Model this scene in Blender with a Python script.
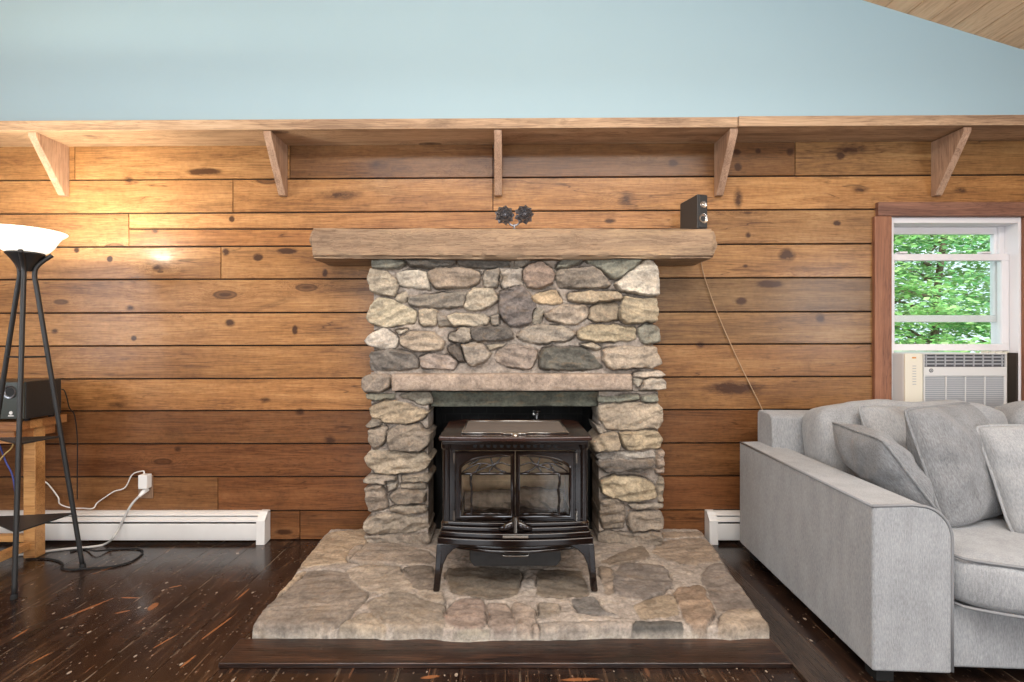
import bpy, bmesh, math, random
import numpy as np
from mathutils import Vector, Matrix, Euler

random.seed(7)
for o in list(bpy.data.objects):
    bpy.data.objects.remove(o, do_unlink=True)
S = bpy.context.scene
COL = S.collection
PI = math.pi

# ------------------------------------------------------------------ camera
EYE = 1.17
FPX = 500.0
VX, VY = 504.0, 341.0
cd = bpy.data.cameras.new('camera')
cam = bpy.data.objects.new('camera', cd)
COL.objects.link(cam)
cam.location = (0, 0, EYE)
cam.rotation_euler = (math.radians(90), 0, 0)
cd.sensor_width = 36.0
cd.lens = FPX / 1024 * 36.0
cd.shift_x = 8.0 / 1024
cd.clip_start = 0.02
S.camera = cam

# ------------------------------------------------------------------ world, sun, room light, exposure
S.view_settings.view_transform = 'Standard'
S.view_settings.look = 'None'
S.view_settings.gamma = 1.0
S.view_settings.use_curve_mapping = False
S.view_settings.exposure = -0.02

w = bpy.data.worlds.new('sky')
S.world = w
w.use_nodes = True
bg = w.node_tree.nodes['Background']
bg.inputs[0].default_value = (0.80, 0.90, 1.0, 1)
bg.inputs[1].default_value = 1.7

def light(name, kind, energy, loc, rot=(0, 0, 0), color=(1, 1, 1), size=None, size_y=None):
    d = bpy.data.lights.new(name, kind)
    d.energy = energy
    d.color = color
    if kind == 'AREA':
        d.shape = 'RECTANGLE'
        d.size = size
        d.size_y = size_y
    elif kind == 'POINT':
        d.shadow_soft_size = size or 0.05
    elif kind == 'SUN':
        d.angle = math.radians(2)
    o = bpy.data.objects.new(name, d)
    COL.objects.link(o)
    o.location = loc
    o.rotation_euler = rot
    return o

XL, XR, YB, YF = -3.9, 4.2, 2.94, -3.2      # room limits
# area lamps standing for daylight through unseen windows behind and beside the camera
light('daylight_rear_left', 'AREA', 62, (-1.7, YF + 0.02, 1.55), (PI / 2, 0, 0), (0.90, 0.95, 1.0), 1.8, 1.5)
light('daylight_rear_right', 'AREA', 45, (1.5, YF + 0.02, 1.55), (PI / 2, 0, 0), (0.93, 0.96, 1.0), 1.8, 1.5)
light('daylight_left', 'AREA', 45, (XL + 0.02, 0.6, 1.55), (0, -PI / 2, 0), (0.90, 0.95, 1.0), 1.2, 1.5)
light('added_fill_right', 'AREA', 75, (XR - 0.02, -0.8, 1.6), (0, PI / 2, 0), (0.95, 0.97, 1.0), 1.2, 1.6)  # added fill from the right, through an invented window opening
# unseen overhead lamp, plus an uplight added to brighten ceiling and upper wall
light('overhead_lamp', 'AREA', 150, (0.3, 0.1, 3.15), (0, 0, 0), (0.95, 0.98, 1.0), 3.8, 0.9)
light('added_uplight', 'AREA', 85, (0.4, 0.5, 2.75), (PI, 0, 0), (0.88, 0.95, 1.0), 3.0, 0.5)
light('sunlight', 'SUN', 6.5, (0, -6, 8), (math.radians(48), 0, math.radians(-22)), (1.0, 0.96, 0.88))

# ------------------------------------------------------------------ helpers
def lin(c):
    def f(v):
        v /= 255.0
        return v / 12.92 if v <= 0.04045 else ((v + 0.055) / 1.055) ** 2.4
    return tuple(f(v) for v in c)

def P(px, py, Y):
    return ((px - VX) * Y / FPX, Y, EYE - (py - VY) * Y / FPX)

def G(px, py, z=0.0):
    Y = FPX * (EYE - z) / (py - VY)
    return ((px - VX) * Y / FPX, Y, z)

class MB:
    def __init__(s):
        s.v = []; s.f = []; s.c = []
    def add(s, vs, fs, col=None):
        n = len(s.v)
        s.v += [tuple(p) for p in vs]
        s.f += [tuple(i + n for i in f) for f in fs]
        s.c += [col or (1, 1, 1)] * len(vs)
        return s
    def box(s, x0, x1, y0, y1, z0, z1, col=None):
        vs = [(x, y, z) for x in (x0, x1) for y in (y0, y1) for z in (z0, z1)]
        return s.add(vs, [(0, 1, 3, 2), (4, 6, 7, 5), (0, 4, 5, 1), (2, 3, 7, 6), (0, 2, 6, 4), (1, 5, 7, 3)], col)
    def prism(s, poly, axis, a0, a1, col=None):
        n = len(poly)
        def mk(p, a):
            if axis == 'x': return (a, p[0], p[1])
            if axis == 'y': return (p[0], a, p[1])
            return (p[0], p[1], a)
        vs = [mk(p, a0) for p in poly] + [mk(p, a1) for p in poly]
        fs = [tuple(range(n - 1, -1, -1)), tuple(range(n, 2 * n))]
        fs += [(i, (i + 1) % n, n + (i + 1) % n, n + i) for i in range(n)]
        return s.add(vs, fs, col)
    def tube(s, pts, r, n=8, closed=False, cap=True, col=None):
        pts = [Vector(p) for p in pts]
        m = len(pts)
        rs = r if isinstance(r, (list, tuple)) else [r] * m
        vs = []
        up = None
        for i in range(m):
            if closed:
                t = pts[(i + 1) % m] - pts[i - 1]
            else:
                t = pts[min(i + 1, m - 1)] - pts[max(i - 1, 0)]
            if t.length < 1e-9: t = Vector((0, 0, 1))
            t.normalize()
            if up is None:
                up = Vector((0, 0, 1)) if abs(t.z) < 0.9 else Vector((1, 0, 0))
            a = up - t * up.dot(t)
            if a.length < 1e-6:
                a = t.orthogonal()
            a.normalize(); b = t.cross(a); up = a
            for k in range(n):
                q = 2 * PI * k / n
                vs.append(pts[i] + (a * math.cos(q) + b * math.sin(q)) * rs[i])
        fs = []
        for i in range(m if closed else m - 1):
            j = (i + 1) % m
            for k in range(n):
                l = (k + 1) % n
                fs.append((i * n + k, i * n + l, j * n + l, j * n + k))
        if cap and not closed:
            fs.append(tuple(range(n - 1, -1, -1)))
            fs.append(tuple((m - 1) * n + k for k in range(n)))
        return s.add(vs, fs, col)
    def lathe(s, prof, c=(0, 0, 0), n=32, col=None, axis='z'):
        vs = []; fs = []
        m = len(prof)
        for (r, h) in prof:
            r = max(r, 1e-4)
            for k in range(n):
                q = 2 * PI * k / n
                a, b = r * math.cos(q), r * math.sin(q)
                if axis == 'z': vs.append((c[0] + a, c[1] + b, c[2] + h))
                elif axis == 'y': vs.append((c[0] + a, c[1] + h, c[2] - b))
                else: vs.append((c[0] + h, c[1] + a, c[2] + b))
        for i in range(m - 1):
            for k in range(n):
                l = (k + 1) % n
                fs.append((i * n + k, i * n + l, (i + 1) * n + l, (i + 1) * n + k))
        return s.add(vs, fs, col)
    def xf(s, M, start=0):
        for i in range(start, len(s.v)):
            s.v[i] = tuple(M @ Vector(s.v[i]))
        return s

def obj(name, mb, mat, parent=None, smooth=False, angle=None, bevel=0.0, seg=2, local=False, colors=False, subsurf=0):
    me = bpy.data.meshes.new(name)
    v = mb.v
    if parent is not None and not local:
        L = parent.matrix_world.translation if parent.parent else parent.location
        if parent.parent:
            L = Vector(parent.location) + Vector(parent.parent.location)
        v = [(p[0] - L[0], p[1] - L[1], p[2] - L[2]) for p in v]
    me.from_pydata(v, [], mb.f)
    me.validate()
    bm = bmesh.new(); bm.from_mesh(me)
    bmesh.ops.recalc_face_normals(bm, faces=bm.faces)
    bm.to_mesh(me); bm.free()
    if colors:
        at = me.color_attributes.new('Col', 'FLOAT_COLOR', 'POINT')
        a = np.ones((len(me.vertices), 4), dtype=np.float32)
        a[:, :3] = np.array(mb.c, dtype=np.float32)
        at.data.foreach_set('color', a.ravel())
    if smooth or angle:
        me.polygons.foreach_set('use_smooth', [True] * len(me.polygons))
        if angle:
            me.set_sharp_from_angle(angle=math.radians(angle))
    if mat: me.materials.append(mat)
    o = bpy.data.objects.new(name, me)
    COL.objects.link(o)
    if parent is not None:
        o.parent = parent
    if bevel:
        m = o.modifiers.new('bevel', 'BEVEL')
        m.width = bevel; m.segments = seg; m.limit_method = 'ANGLE'; m.angle_limit = math.radians(40)
        m.harden_normals = True
        me.polygons.foreach_set('use_smooth', [True] * len(me.polygons))
        me.set_sharp_from_angle(angle=math.radians(50))
    if subsurf:
        m = o.modifiers.new('sub', 'SUBSURF'); m.levels = subsurf; m.render_levels = subsurf
    return o

def tag(o, label, cat, group=None):
    o['label'] = label; o['category'] = cat
    if group: o['group'] = group
    return o

def thing(name, label, cat, loc=(0, 0, 0), rotz=0.0, group=None):
    o = bpy.data.objects.new(name, None)
    COL.objects.link(o)
    o.empty_display_size = 0.1
    o.location = loc; o.rotation_euler = (0, 0, rotz)
    return tag(o, label, cat, group)

def struct(name, mb, mat, **k):
    o = obj(name, mb, mat, **k)
    if not o.parent: o['kind'] = 'structure'
    return o

def spline(pts, n=8):
    pts = [Vector(p) for p in pts]
    out = []
    for i in range(len(pts) - 1):
        p0 = pts[max(i - 1, 0)]; p1 = pts[i]; p2 = pts[i + 1]; p3 = pts[min(i + 2, len(pts) - 1)]
        for k in range(n):
            t = k / n
            out.append(0.5 * ((2 * p1) + (p2 - p0) * t + (2 * p0 - 5 * p1 + 4 * p2 - p3) * t * t + (3 * p1 - p0 - 3 * p2 + p3) * t ** 3))
    out.append(pts[-1])
    return out

# numpy noise
def _hash(i, j, s):
    v = np.sin(i * 127.1 + j * 311.7 + s * 74.7) * 43758.5453
    return v - np.floor(v)
def vnoise(x, y, s=0):
    xi = np.floor(x); yi = np.floor(y); fx = x - xi; fy = y - yi
    fx = fx * fx * (3 - 2 * fx); fy = fy * fy * (3 - 2 * fy)
    a = _hash(xi, yi, s); b = _hash(xi + 1, yi, s); c = _hash(xi, yi + 1, s); d = _hash(xi + 1, yi + 1, s)
    return (a * (1 - fx) + b * fx) * (1 - fy) + (c * (1 - fx) + d * fx) * fy
def fbm(x, y, s=0, o=4):
    t = 0; a = 0.5
    for k in range(o):
        t = t + a * (vnoise(x, y, s + k * 13) - 0.5) * 2
        x = x * 2.03; y = y * 2.03; a *= 0.5
    return t

# ------------------------------------------------------------------ materials
class NT:
    def __init__(s, name):
        s.m = bpy.data.materials.new(name)
        s.m.use_nodes = True
        s.t = s.m.node_tree
        s.b = s.t.nodes['Principled BSDF']
    def n(s, typ, **k):
        nd = s.t.nodes.new(typ)
        for a, v in k.items(): setattr(nd, a, v)
        return nd
    def l(s, a, b): s.t.links.new(a, b)
    def setv(s, sock, v):
        if hasattr(v, 'links') or isinstance(v, bpy.types.NodeSocket): s.l(v, sock)
        else: sock.default_value = v
    def math(s, op, a, b=0.0, c=None, clamp=False):
        nd = s.n('ShaderNodeMath', operation=op); nd.use_clamp = clamp
        s.setv(nd.inputs[0], a); s.setv(nd.inputs[1], b)
        if c is not None: s.setv(nd.inputs[2], c)
        return nd.outputs[0]
    def map(s, vec, scale=(1, 1, 1), loc=(0, 0, 0), rot=(0, 0, 0)):
        nd = s.n('ShaderNodeMapping'); s.l(vec, nd.inputs[0])
        nd.inputs['Scale'].default_value = scale; nd.inputs['Location'].default_value = loc; nd.inputs['Rotation'].default_value = rot
        return nd.outputs[0]
    def noise(s, vec, scale=5, detail=4, rough=0.55, dist=0.0):
        nd = s.n('ShaderNodeTexNoise'); s.l(vec, nd.inputs['Vector'])
        nd.inputs['Scale'].default_value = scale; nd.inputs['Detail'].default_value = detail
        nd.inputs['Roughness'].default_value = rough; nd.inputs['Distortion'].default_value = dist
        return nd.outputs[0]
    def ramp(s, fac, stops):
        nd = s.n('ShaderNodeValToRGB'); s.l(fac, nd.inputs[0])
        e = nd.color_ramp.elements
        while len(e) < len(stops): e.new(0.5)
        for i, (p, c) in enumerate(stops):
            e[i].position = p
            e[i].color = (c, c, c, 1) if isinstance(c, (int, float)) else (c[0], c[1], c[2], 1)
        return nd.outputs[0]
    def mix(s, fac, a, b, mode='MIX'):
        nd = s.n('ShaderNodeMix', data_type='RGBA', blend_type=mode)
        s.setv(nd.inputs[0], fac)
        for i, v in ((6, a), (7, b)):
            if isinstance(v, tuple): v = (v[0], v[1], v[2], 1)
            s.setv(nd.inputs[i], v)
        return nd.outputs[2]
    def coord(s, k='Object'):
        return s.n('ShaderNodeTexCoord').outputs[k]
    def bump(s, h, strength=0.3, dist=0.01):
        nd = s.n('ShaderNodeBump'); nd.inputs['Strength'].default_value = strength; nd.inputs['Distance'].default_value = dist
        s.l(h, nd.inputs['Height']); s.l(nd.outputs[0], s.b.inputs['Normal'])
    def base(s, c): s.setv(s.b.inputs['Base Color'], (c[0], c[1], c[2], 1) if isinstance(c, tuple) else c)
    def p(s, **k):
        for a, v in k.items(): s.setv(s.b.inputs[a.replace('_', ' ')], v)
        return s

def plain(name, c, rough=0.5, metal=0.0, coat=0.0, noise=0.0, nscale=20):
    t = NT(name)
    if noise:
        f = t.noise(t.coord(), nscale, 5)
        c2 = tuple(max(0, v * (1 - noise)) for v in c); c3 = tuple(min(1, v * (1 + noise)) for v in c)
        t.base(t.ramp(f, [(0.3, c2), (0.7, c3)]))
    else:
        t.base(c)
    t.p(Roughness=rough, Metallic=metal)
    if coat: t.p(Coat_Weight=coat, Coat_Roughness=0.05)
    return t.m

def wood(name, dark, mid, light_, axis='x', rough=0.4, coat=0.0, islands=False, attr=False, knots=0.6, stain=0.5, grain=1.0, bump=0.25, stain_col=None, spec=0.5, marks=(), cracks=0.0):
    """long-grained timber along one axis; the other two axes are stretched"""
    t = NT(name)
    co = t.coord('Object')
    if islands:
        rnd = t.n('ShaderNodeNewGeometry').outputs['Random Per Island']
        off = t.n('ShaderNodeVectorMath', operation='SCALE'); off.inputs[0].default_value = (37.0, 11.0, 23.0)
        t.l(rnd, off.inputs['Scale'])
        ad = t.n('ShaderNodeVectorMath', operation='ADD'); t.l(co, ad.inputs[0]); t.l(off.outputs[0], ad.inputs[1])
        co = ad.outputs[0]
    def st(a, b):
        return {'x': (a, b, b), 'y': (b, a, b), 'z': (b, b, a)}[axis]
    # knots pull the grain around them
    vk = t.n('ShaderNodeTexVoronoi', feature='F1'); t.l(t.map(co, st(2.1, 6.0)), vk.inputs['Vector'])
    vk.inputs['Scale'].default_value = 1.0; vk.inputs['Randomness'].default_value = 1.0
    kd = vk.outputs['Distance']
    sep = t.n('ShaderNodeSeparateColor'); t.l(vk.outputs['Color'], sep.inputs[0])
    has = t.math('LESS_THAN', sep.outputs[0], knots)
    size = t.math('MULTIPLY_ADD', sep.outputs[1], 0.13, 0.07)
    kn = t.math('SUBTRACT', 1.0, t.math('DIVIDE', kd, size), clamp=True)
    kn = t.math('MULTIPLY', kn, has)
    pull = t.math('MULTIPLY', t.math('POWER', t.math('SUBTRACT', 1.0, t.math('MINIMUM', t.math('MULTIPLY', kd, 1.9), 1.0)), 2.0), has)
    cmb = t.n('ShaderNodeCombineXYZ')
    for i in range(3): t.l(t.math('MULTIPLY', pull, 0.9), cmb.inputs[i])
    g0 = t.n('ShaderNodeVectorMath', operation='ADD'); t.l(t.map(co, st(0.8, 15.0)), g0.inputs[0]); t.l(cmb.outputs[0], g0.inputs[1])
    n1 = t.noise(g0.outputs[0], 1.0, 6, 0.6, 0.6)
    # rings: repeated bands of the warped noise
    rings = t.math('ABSOLUTE', t.math('SINE', t.math('MULTIPLY', n1, 46.0)))
    rings = t.math('POWER', rings, 0.6)
    fine = t.noise(t.map(co, st(6.0, 260.0)), 1.0, 4, 0.65)
    big = t.noise(t.map(co, st(0.9, 2.4)), 1.7, 4, 0.6)
    f = t.math('ADD', t.math('MULTIPLY_ADD', n1, 0.6, 0.15), t.math('MULTIPLY', big, 0.45))
    f = t.math('ADD', f, t.math('MULTIPLY', t.math('SUBTRACT', fine, 0.5), 0.55 * grain))
    f = t.math('SUBTRACT', f, t.math('MULTIPLY', t.math('SUBTRACT', 1.0, rings), 0.16 * grain))
    col = t.ramp(f, [(0.46, dark), (0.66, mid), (0.88, light_)])
    if attr:
        a = t.n('ShaderNodeVertexColor', layer_name='Col')
        col = t.mix(1.0, col, a.outputs[0], 'MULTIPLY')
    sc = stain_col or tuple(v * 0.35 for v in dark)
    sn = t.noise(t.map(co, st(1.4, 5.0)), 1.6, 6, 0.7, 0.8)
    sm = t.ramp(sn, [(0.54, 0.0), (0.70, 1.0)])
    col = t.mix(t.math('MULTIPLY', sm, stain), col, sc)
    kcol = (dark[0] * 0.26, dark[1] * 0.20, dark[2] * 0.18)
    if cracks:                                 # thin checks running with the grain
        cn = t.noise(t.map(co, st(0.55, 7.0)), 1.5, 3, 0.55)
        ln = t.math('SUBTRACT', 1.0, t.math('DIVIDE', t.math('ABSOLUTE', t.math('SUBTRACT', cn, 0.5)), 0.008), clamp=True)
        on = t.ramp(t.noise(t.map(co, st(1.6, 4.0), (5, 3, 8)), 1.0, 3), [(0.50, 0.0), (0.58, 1.0)])
        sp2 = t.noise(co, 38, 3, 0.6)
        col = t.mix(t.math('MULTIPLY', t.math('MULTIPLY', ln, on), cracks), col, kcol)
        col = t.mix(1.0, col, t.ramp(sp2, [(0.3, 0.86), (0.5, 1.0), (0.72, 1.1)]), 'MULTIPLY')
    if marks:                                  # knots and burns where they sit on these boards
        sp_ = t.n('ShaderNodeSeparateXYZ'); t.l(t.coord('Object'), sp_.inputs[0])
        wob = t.noise(t.map(t.coord('Object'), (14, 14, 30)), 1.0, 4, 0.7)
        tot = None
        for (mx_, mz_, rx, rz, st_) in marks:
            a = t.math('POWER', t.math('DIVIDE', t.math('SUBTRACT', sp_.outputs[0], mx_), rx * 1.25), 2.0)
            b = t.math('POWER', t.math('DIVIDE', t.math('SUBTRACT', sp_.outputs[2], mz_), rz * 1.25), 2.0)
            v = t.math('MULTIPLY', t.math('SUBTRACT', 1.0, t.math('SQRT', t.math('ADD', a, b)), clamp=True), st_)
            tot = v if tot is None else t.math('MAXIMUM', tot, v)
        mk_ = t.math('MULTIPLY', t.ramp(t.math('MULTIPLY', tot, t.math('MULTIPLY_ADD', wob, 2.6, -0.35)), [(0.04, 0.0), (0.36, 1.0)]), 0.94)
        col = t.mix(mk_, col, kcol)
    krm = t.math('MULTIPLY', t.ramp(kn, [(0.0, 0.0), (0.15, 0.85), (0.4, 0.6), (0.7, 0.95), (1.0, 1.0)]), 0.9)
    col = t.mix(krm, col, kcol)
    t.base(col)
    t.p(Roughness=t.math('MULTIPLY_ADD', fine, 0.18, rough - 0.09))
    t.b.inputs['Specular IOR Level'].default_value = spec
    if coat: t.p(Coat_Weight=coat, Coat_Roughness=0.18)
    t.bump(t.math('ADD', fine, t.math('MULTIPLY', rings, 0.6)), bump, 0.002)
    return t.m

M = {}
wz = lambda py: EYE - (py - VY) / 170.0                      # height on the back wall
wx = lambda px: (px - VX) / 170.0
MARKS = [(205, 172, 18, 4, .8), (129, 180, 5, 4, .5), (110, 259, 3, 3, .9), (77, 250, 3, 3, .8), (232, 219, 3, 3, .9), (155, 231, 4, 3, .5), (287, 251, 10, 3, 1.1), (258, 257, 5, 4, .9), (226, 252, 4, 4, .8),
         (325, 273, 3, 4, .8), (158, 268, 6, 4, .5), (230, 323, 5, 4, .7), (134, 338, 3, 3, .7), (55, 331, 4, 3, .5), (295, 330, 3, 5, .7), (837, 223, 4, 3, .8), (787, 255, 9, 7, .7), (741, 301, 6, 4, .8), (770, 284, 14, 4, .8),
         (820, 318, 5, 5, .6), (748, 235, 3, 3, .6), (745, 266, 3, 2, .6), (840, 156, 5, 4, .8), (790, 152, 4, 4, .8), (737, 152, 4, 3, .8), (738, 167, 4, 4, .8), (758, 151, 3, 3, .7), (738, 198, 5, 11, .5),
         (735, 388, 30, 7, .65), (673, 163, 5, 4, .7), (284, 532, 9, 3, .8), (178, 449, 4, 3, .6), (627, 200, 10, 9, .4), (378, 165, 12, 6, .4), (340, 195, 24, 6, .4), (610, 221, 6, 3, .6), (700, 345, 5, 4, .5), (850, 150, 20, 6, .4),
         (265, 400, 6, 3, .5), (120, 405, 14, 4, .4), (300, 412, 5, 4, .6), (330, 440, 6, 5, .6), (130, 308, 5, 3, .5), (960, 190, 7, 4, .5), (860, 190, 10, 4, .4)]
M['wall_wood'] = wood('varnished_pine_planks', lin((122, 85, 53)), lin((166, 122, 78)), lin((194, 153, 106)), 'x', 0.36, 0.16, True, True, 0.3, 0.4, spec=0.3, cracks=0.75, marks=[(wx(a), wz(b), c / 170.0, d / 170.0, e) for a, b, c, d, e in MARKS])
M['shelf_wood'] = wood('rough_shelf_pine', lin((138, 110, 86)), lin((190, 158, 126)), lin((216, 188, 156)), 'x', 0.6, 0, True, False, 0.35, 0.45)
M['bracket_wood'] = wood('bracket_pine', lin((132, 102, 80)), lin((176, 142, 116)), lin((204, 172, 144)), 'z', 0.6, 0, False, False, 0.1, 0.25)
M['mantel_wood'] = wood('hewn_beam', lin((118, 94, 74)), lin((160, 134, 108)), lin((196, 166, 128)), 'x', 0.75, 0, False, False, 0.5, 0.4, 0.8, 0.8)
M['trim_wood'] = wood('window_trim_pine', lin((100, 62, 44)), lin((140, 92, 66)), lin((165, 114, 84)), 'z', 0.5, 0, False, False, 0.2, 0.3)
M['trim_wood_x'] = wood('window_head_trim', lin((100, 66, 52)), lin((140, 98, 78)), lin((168, 124, 100)), 'x', 0.5, 0, False, False, 0.2, 0.3)
M['ceil_wood'] = wood('ceiling_pine', lin((200, 156, 118)), lin((232, 192, 150)), lin((246, 214, 176)), 'y', 0.5, 0, True, False, 0.25, 0.25)
M['table_wood'] = wood('table_pine', lin((150, 104, 62)), lin((196, 150, 98)), lin((216, 174, 122)), 'x', 0.4, 0.2, True, True, 0.1, 0.2)
M['border_wood'] = wood('dark_border_board', lin((22, 13, 10)), lin((42, 26, 20)), lin((80, 54, 40)), 'x', 0.3, 0.35, True, False, 0.2, 0.2, 1.8)
M['border_wood_y'] = wood('dark_side_board', lin((34, 26, 21)), lin((58, 46, 38)), lin((82, 66, 54)), 'y', 0.28, 0.35, True, False, 0.1, 0.2, 1.2)

def floor_mat():
    t = NT('dark_stained_floorboards')
    co = t.coord('Object')
    rnd = t.n('ShaderNodeNewGeometry').outputs['Random Per Island']
    off = t.n('ShaderNodeVectorMath', operation='SCALE'); off.inputs[0].default_value = (17.0, 31.0, 5.0); t.l(rnd, off.inputs['Scale'])
    ad = t.n('ShaderNodeVectorMath', operation='ADD'); t.l(co, ad.inputs[0]); t.l(off.outputs[0], ad.inputs[1])
    cr = ad.outputs[0]
    n1 = t.noise(t.map(cr, (14, 1.2, 1)), 1.0, 6, 0.65, 0.5)
    fine = t.noise(t.map(cr, (190, 7, 1)), 1.0, 4, 0.6)
    f = t.math('ADD', n1, t.math('MULTIPLY', t.math('SUBTRACT', fine, 0.5), 0.5))
    col = t.ramp(f, [(0.3, lin((20, 12, 9))), (0.55, lin((40, 26, 19))), (0.85, lin((78, 54, 40)))])
    # orange bare-wood scratches where the finish is gouged
    sxy = t.n('ShaderNodeSeparateXYZ'); t.l(co, sxy.inputs[0])
    tot = None
    for (ax_, ay_, bx_, by_, wd) in [(57, 621, 116, 597, 3), (120, 597.5, 141, 598, 2), (149, 611, 157, 602, 6), (168, 588, 183, 585, 2), (112, 614, 132, 610, 2.5), (198, 642, 236, 614, 2), (30, 664, 52, 652, 2), (150, 650, 178, 634, 1.5),
                                     (236, 600, 250, 588, 2), (90, 575, 116, 566, 1.5), (10, 640, 30, 628, 2), (180, 668, 196, 655, 2), (420, 678, 440, 676, 3), (560, 680, 600, 679, 3)]:
        A = Vector(G(ax_, ay_)); B = Vector(G(bx_, by_)); c_ = (A + B) / 2; dr = (B - A); L_ = dr.length / 2 * 1.15; dr.normalize()
        W_ = wd / 2 / 230.0
        dx = t.math('SUBTRACT', sxy.outputs[0], c_.x); dy = t.math('SUBTRACT', sxy.outputs[1], c_.y)
        u = t.math('DIVIDE', t.math('ADD', t.math('MULTIPLY', dx, dr.x), t.math('MULTIPLY', dy, dr.y)), L_)
        v = t.math('DIVIDE', t.math('SUBTRACT', t.math('MULTIPLY', dy, dr.x), t.math('MULTIPLY', dx, dr.y)), W_ * 1.6)
        e = t.math('SUBTRACT', 1.0, t.math('ADD', t.math('MULTIPLY', u, u), t.math('MULTIPLY', v, v)), clamp=True)
        tot = e if tot is None else t.math('MAXIMUM', tot, e)
    gn = t.noise(co, 45, 4, 0.6)
    sm = t.ramp(t.math('MULTIPLY', tot, t.math('MULTIPLY_ADD', gn, 2.2, -0.3)), [(0.12, 0.0), (0.5, 1.0)])
    col = t.mix(t.math('MULTIPLY', sm, 0.62), col, lin((168, 108, 66)))
    s1 = t.noise(t.map(co, (40, 5, 1), (0, 0, 0), (0, 0, math.radians(-35))), 1.0, 3, 0.5)
    col = t.mix(t.math('MULTIPLY', t.ramp(s1, [(0.66, 0.0), (0.72, 1.0)]), 0.35), col, lin((140, 96, 68)))
    # pale flecks of dust and chipped finish
    v = t.n('ShaderNodeTexVoronoi', feature='F1'); t.l(t.map(co, (30, 19, 1)), v.inputs['Vector']); v.inputs['Scale'].default_value = 1.0
    sp = t.n('ShaderNodeSeparateColor'); t.l(v.outputs['Color'], sp.inputs[0])
    lim = t.math('MULTIPLY', t.math('POWER', sp.outputs[0], 2.6), 0.19)
    fl = t.math('LESS_THAN', v.outputs['Distance'], lim)
    col = t.mix(t.math('MULTIPLY', fl, 0.7), col, lin((176, 160, 142)))
    v2 = t.n('ShaderNodeTexVoronoi', feature='F1'); t.l(t.map(co, (70, 44, 1), (0.3, 0.7, 0)), v2.inputs['Vector']); v2.inputs['Scale'].default_value = 1.0
    sq = t.n('ShaderNodeSeparateColor'); t.l(v2.outputs['Color'], sq.inputs[0])
    f2 = t.math('LESS_THAN', v2.outputs['Distance'], t.math('MULTIPLY', t.math('POWER', sq.outputs[0], 2.0), 0.26))
    col = t.mix(t.math('MULTIPLY', f2, 0.45), col, lin((150, 130, 110)))
    s2 = t.noise(t.map(co, (60, 3.0, 1), (3, 1, 0), (0, 0, math.radians(7))), 1.0, 5, 0.6, 0.4)
    col = t.mix(t.math('MULTIPLY', t.ramp(s2, [(0.55, 0.0), (0.72, 1.0)]), 0.6), col, lin((112, 84, 62)))
    # worn board edges
    sx = t.n('ShaderNodeSeparateXYZ'); t.l(co, sx.inputs[0])
    ph = t.math('FRACT', t.math('DIVIDE', t.math('SUBTRACT', sx.outputs[0], 0.056), 0.2143))
    d = t.math('MINIMUM', ph, t.math('SUBTRACT', 1.0, ph))
    ed = t.math('MULTIPLY', t.math('LESS_THAN', d, 0.014), t.ramp(t.noise(t.map(co, (3, 5, 1)), 2.0, 4), [(0.48, 0.0), (0.6, 1.0)]))
    col = t.mix(t.math('MULTIPLY', ed, 0.6), col, lin((150, 132, 112)))
    t.base(col)
    rn = t.noise(co, 2.5, 5)
    t.p(Roughness=t.ramp(rn, [(0.3, 0.16), (0.7, 0.34)]))
    t.p(Coat_Weight=0.3, Coat_Roughness=0.12)
    t.bump(t.math('ADD', t.math('MULTIPLY', fine, 0.5), n1), 0.25, 0.002)
    return t.m
M['floor'] = floor_mat()

def stone_mat(name='fieldstone', dirt=0.35, sc=1.0):
    t = NT(name)
    co = t.coord('Object')
    a = t.n('ShaderNodeVertexColor', layer_name='Col')
    n1 = t.noise(co, 14 * sc, 6, 0.65, 0.4)
    n2 = t.noise(co, 70 * sc, 5, 0.7)
    n3 = t.noise(t.map(co, (1, 1, 3)), 9 * sc, 5, 0.6, 1.0)
    c = t.mix(1.0, a.outputs[0], t.ramp(n1, [(0.3, (0.66, 0.64, 0.62)), (0.5, (1, 0.99, 0.98)), (0.72, (1.30, 1.26, 1.18))]), 'MULTIPLY')
    c = t.mix(1.0, c, t.ramp(n2, [(0.3, 0.62), (0.52, 1.0), (0.75, 1.36)]), 'MULTIPLY')
    c = t.mix(t.math('MULTIPLY', t.ramp(n3, [(0.55, 0.0), (0.7, 1.0)]), dirt), c, lin((142, 116, 84)))
    t.base(c)
    t.p(Roughness=0.85)
    t.b.inputs['Specular IOR Level'].default_value = 0.3
    t.bump(t.math('ADD', n2, t.math('MULTIPLY', n1, 1.5)), 0.7, 0.006)
    return t.m
M['stone'] = stone_mat()
M['hearth_stone'] = stone_mat('hearth_flagstone', 0.2, 0.8)

def soot_mat():
    t = NT('sooty_firebox_brick')
    co = t.coord('Object')
    b = t.n('ShaderNodeTexBrick'); t.l(t.map(co, (1, 1, 1), (0, 0, 0), (PI / 2, 0, 0)), b.inputs['Vector'])
    b.inputs['Scale'].default_value = 4.5; b.inputs['Mortar Size'].default_value = 0.02
    b.inputs['Color1'].default_value = (*lin((30, 30, 28)), 1); b.inputs['Color2'].default_value = (*lin((18, 18, 18)), 1)
    b.inputs['Mortar'].default_value = (*lin((52, 52, 48)), 1)
    t.base(t.mix(0.6, b.outputs[0], t.ramp(t.noise(co, 9, 5), [(0.3, 0.004), (0.7, 0.02)])))
    t.p(Roughness=0.8)
    t.bump(b.outputs['Fac'], 0.4, 0.01)
    return t.m
M['soot'] = soot_mat()

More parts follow.
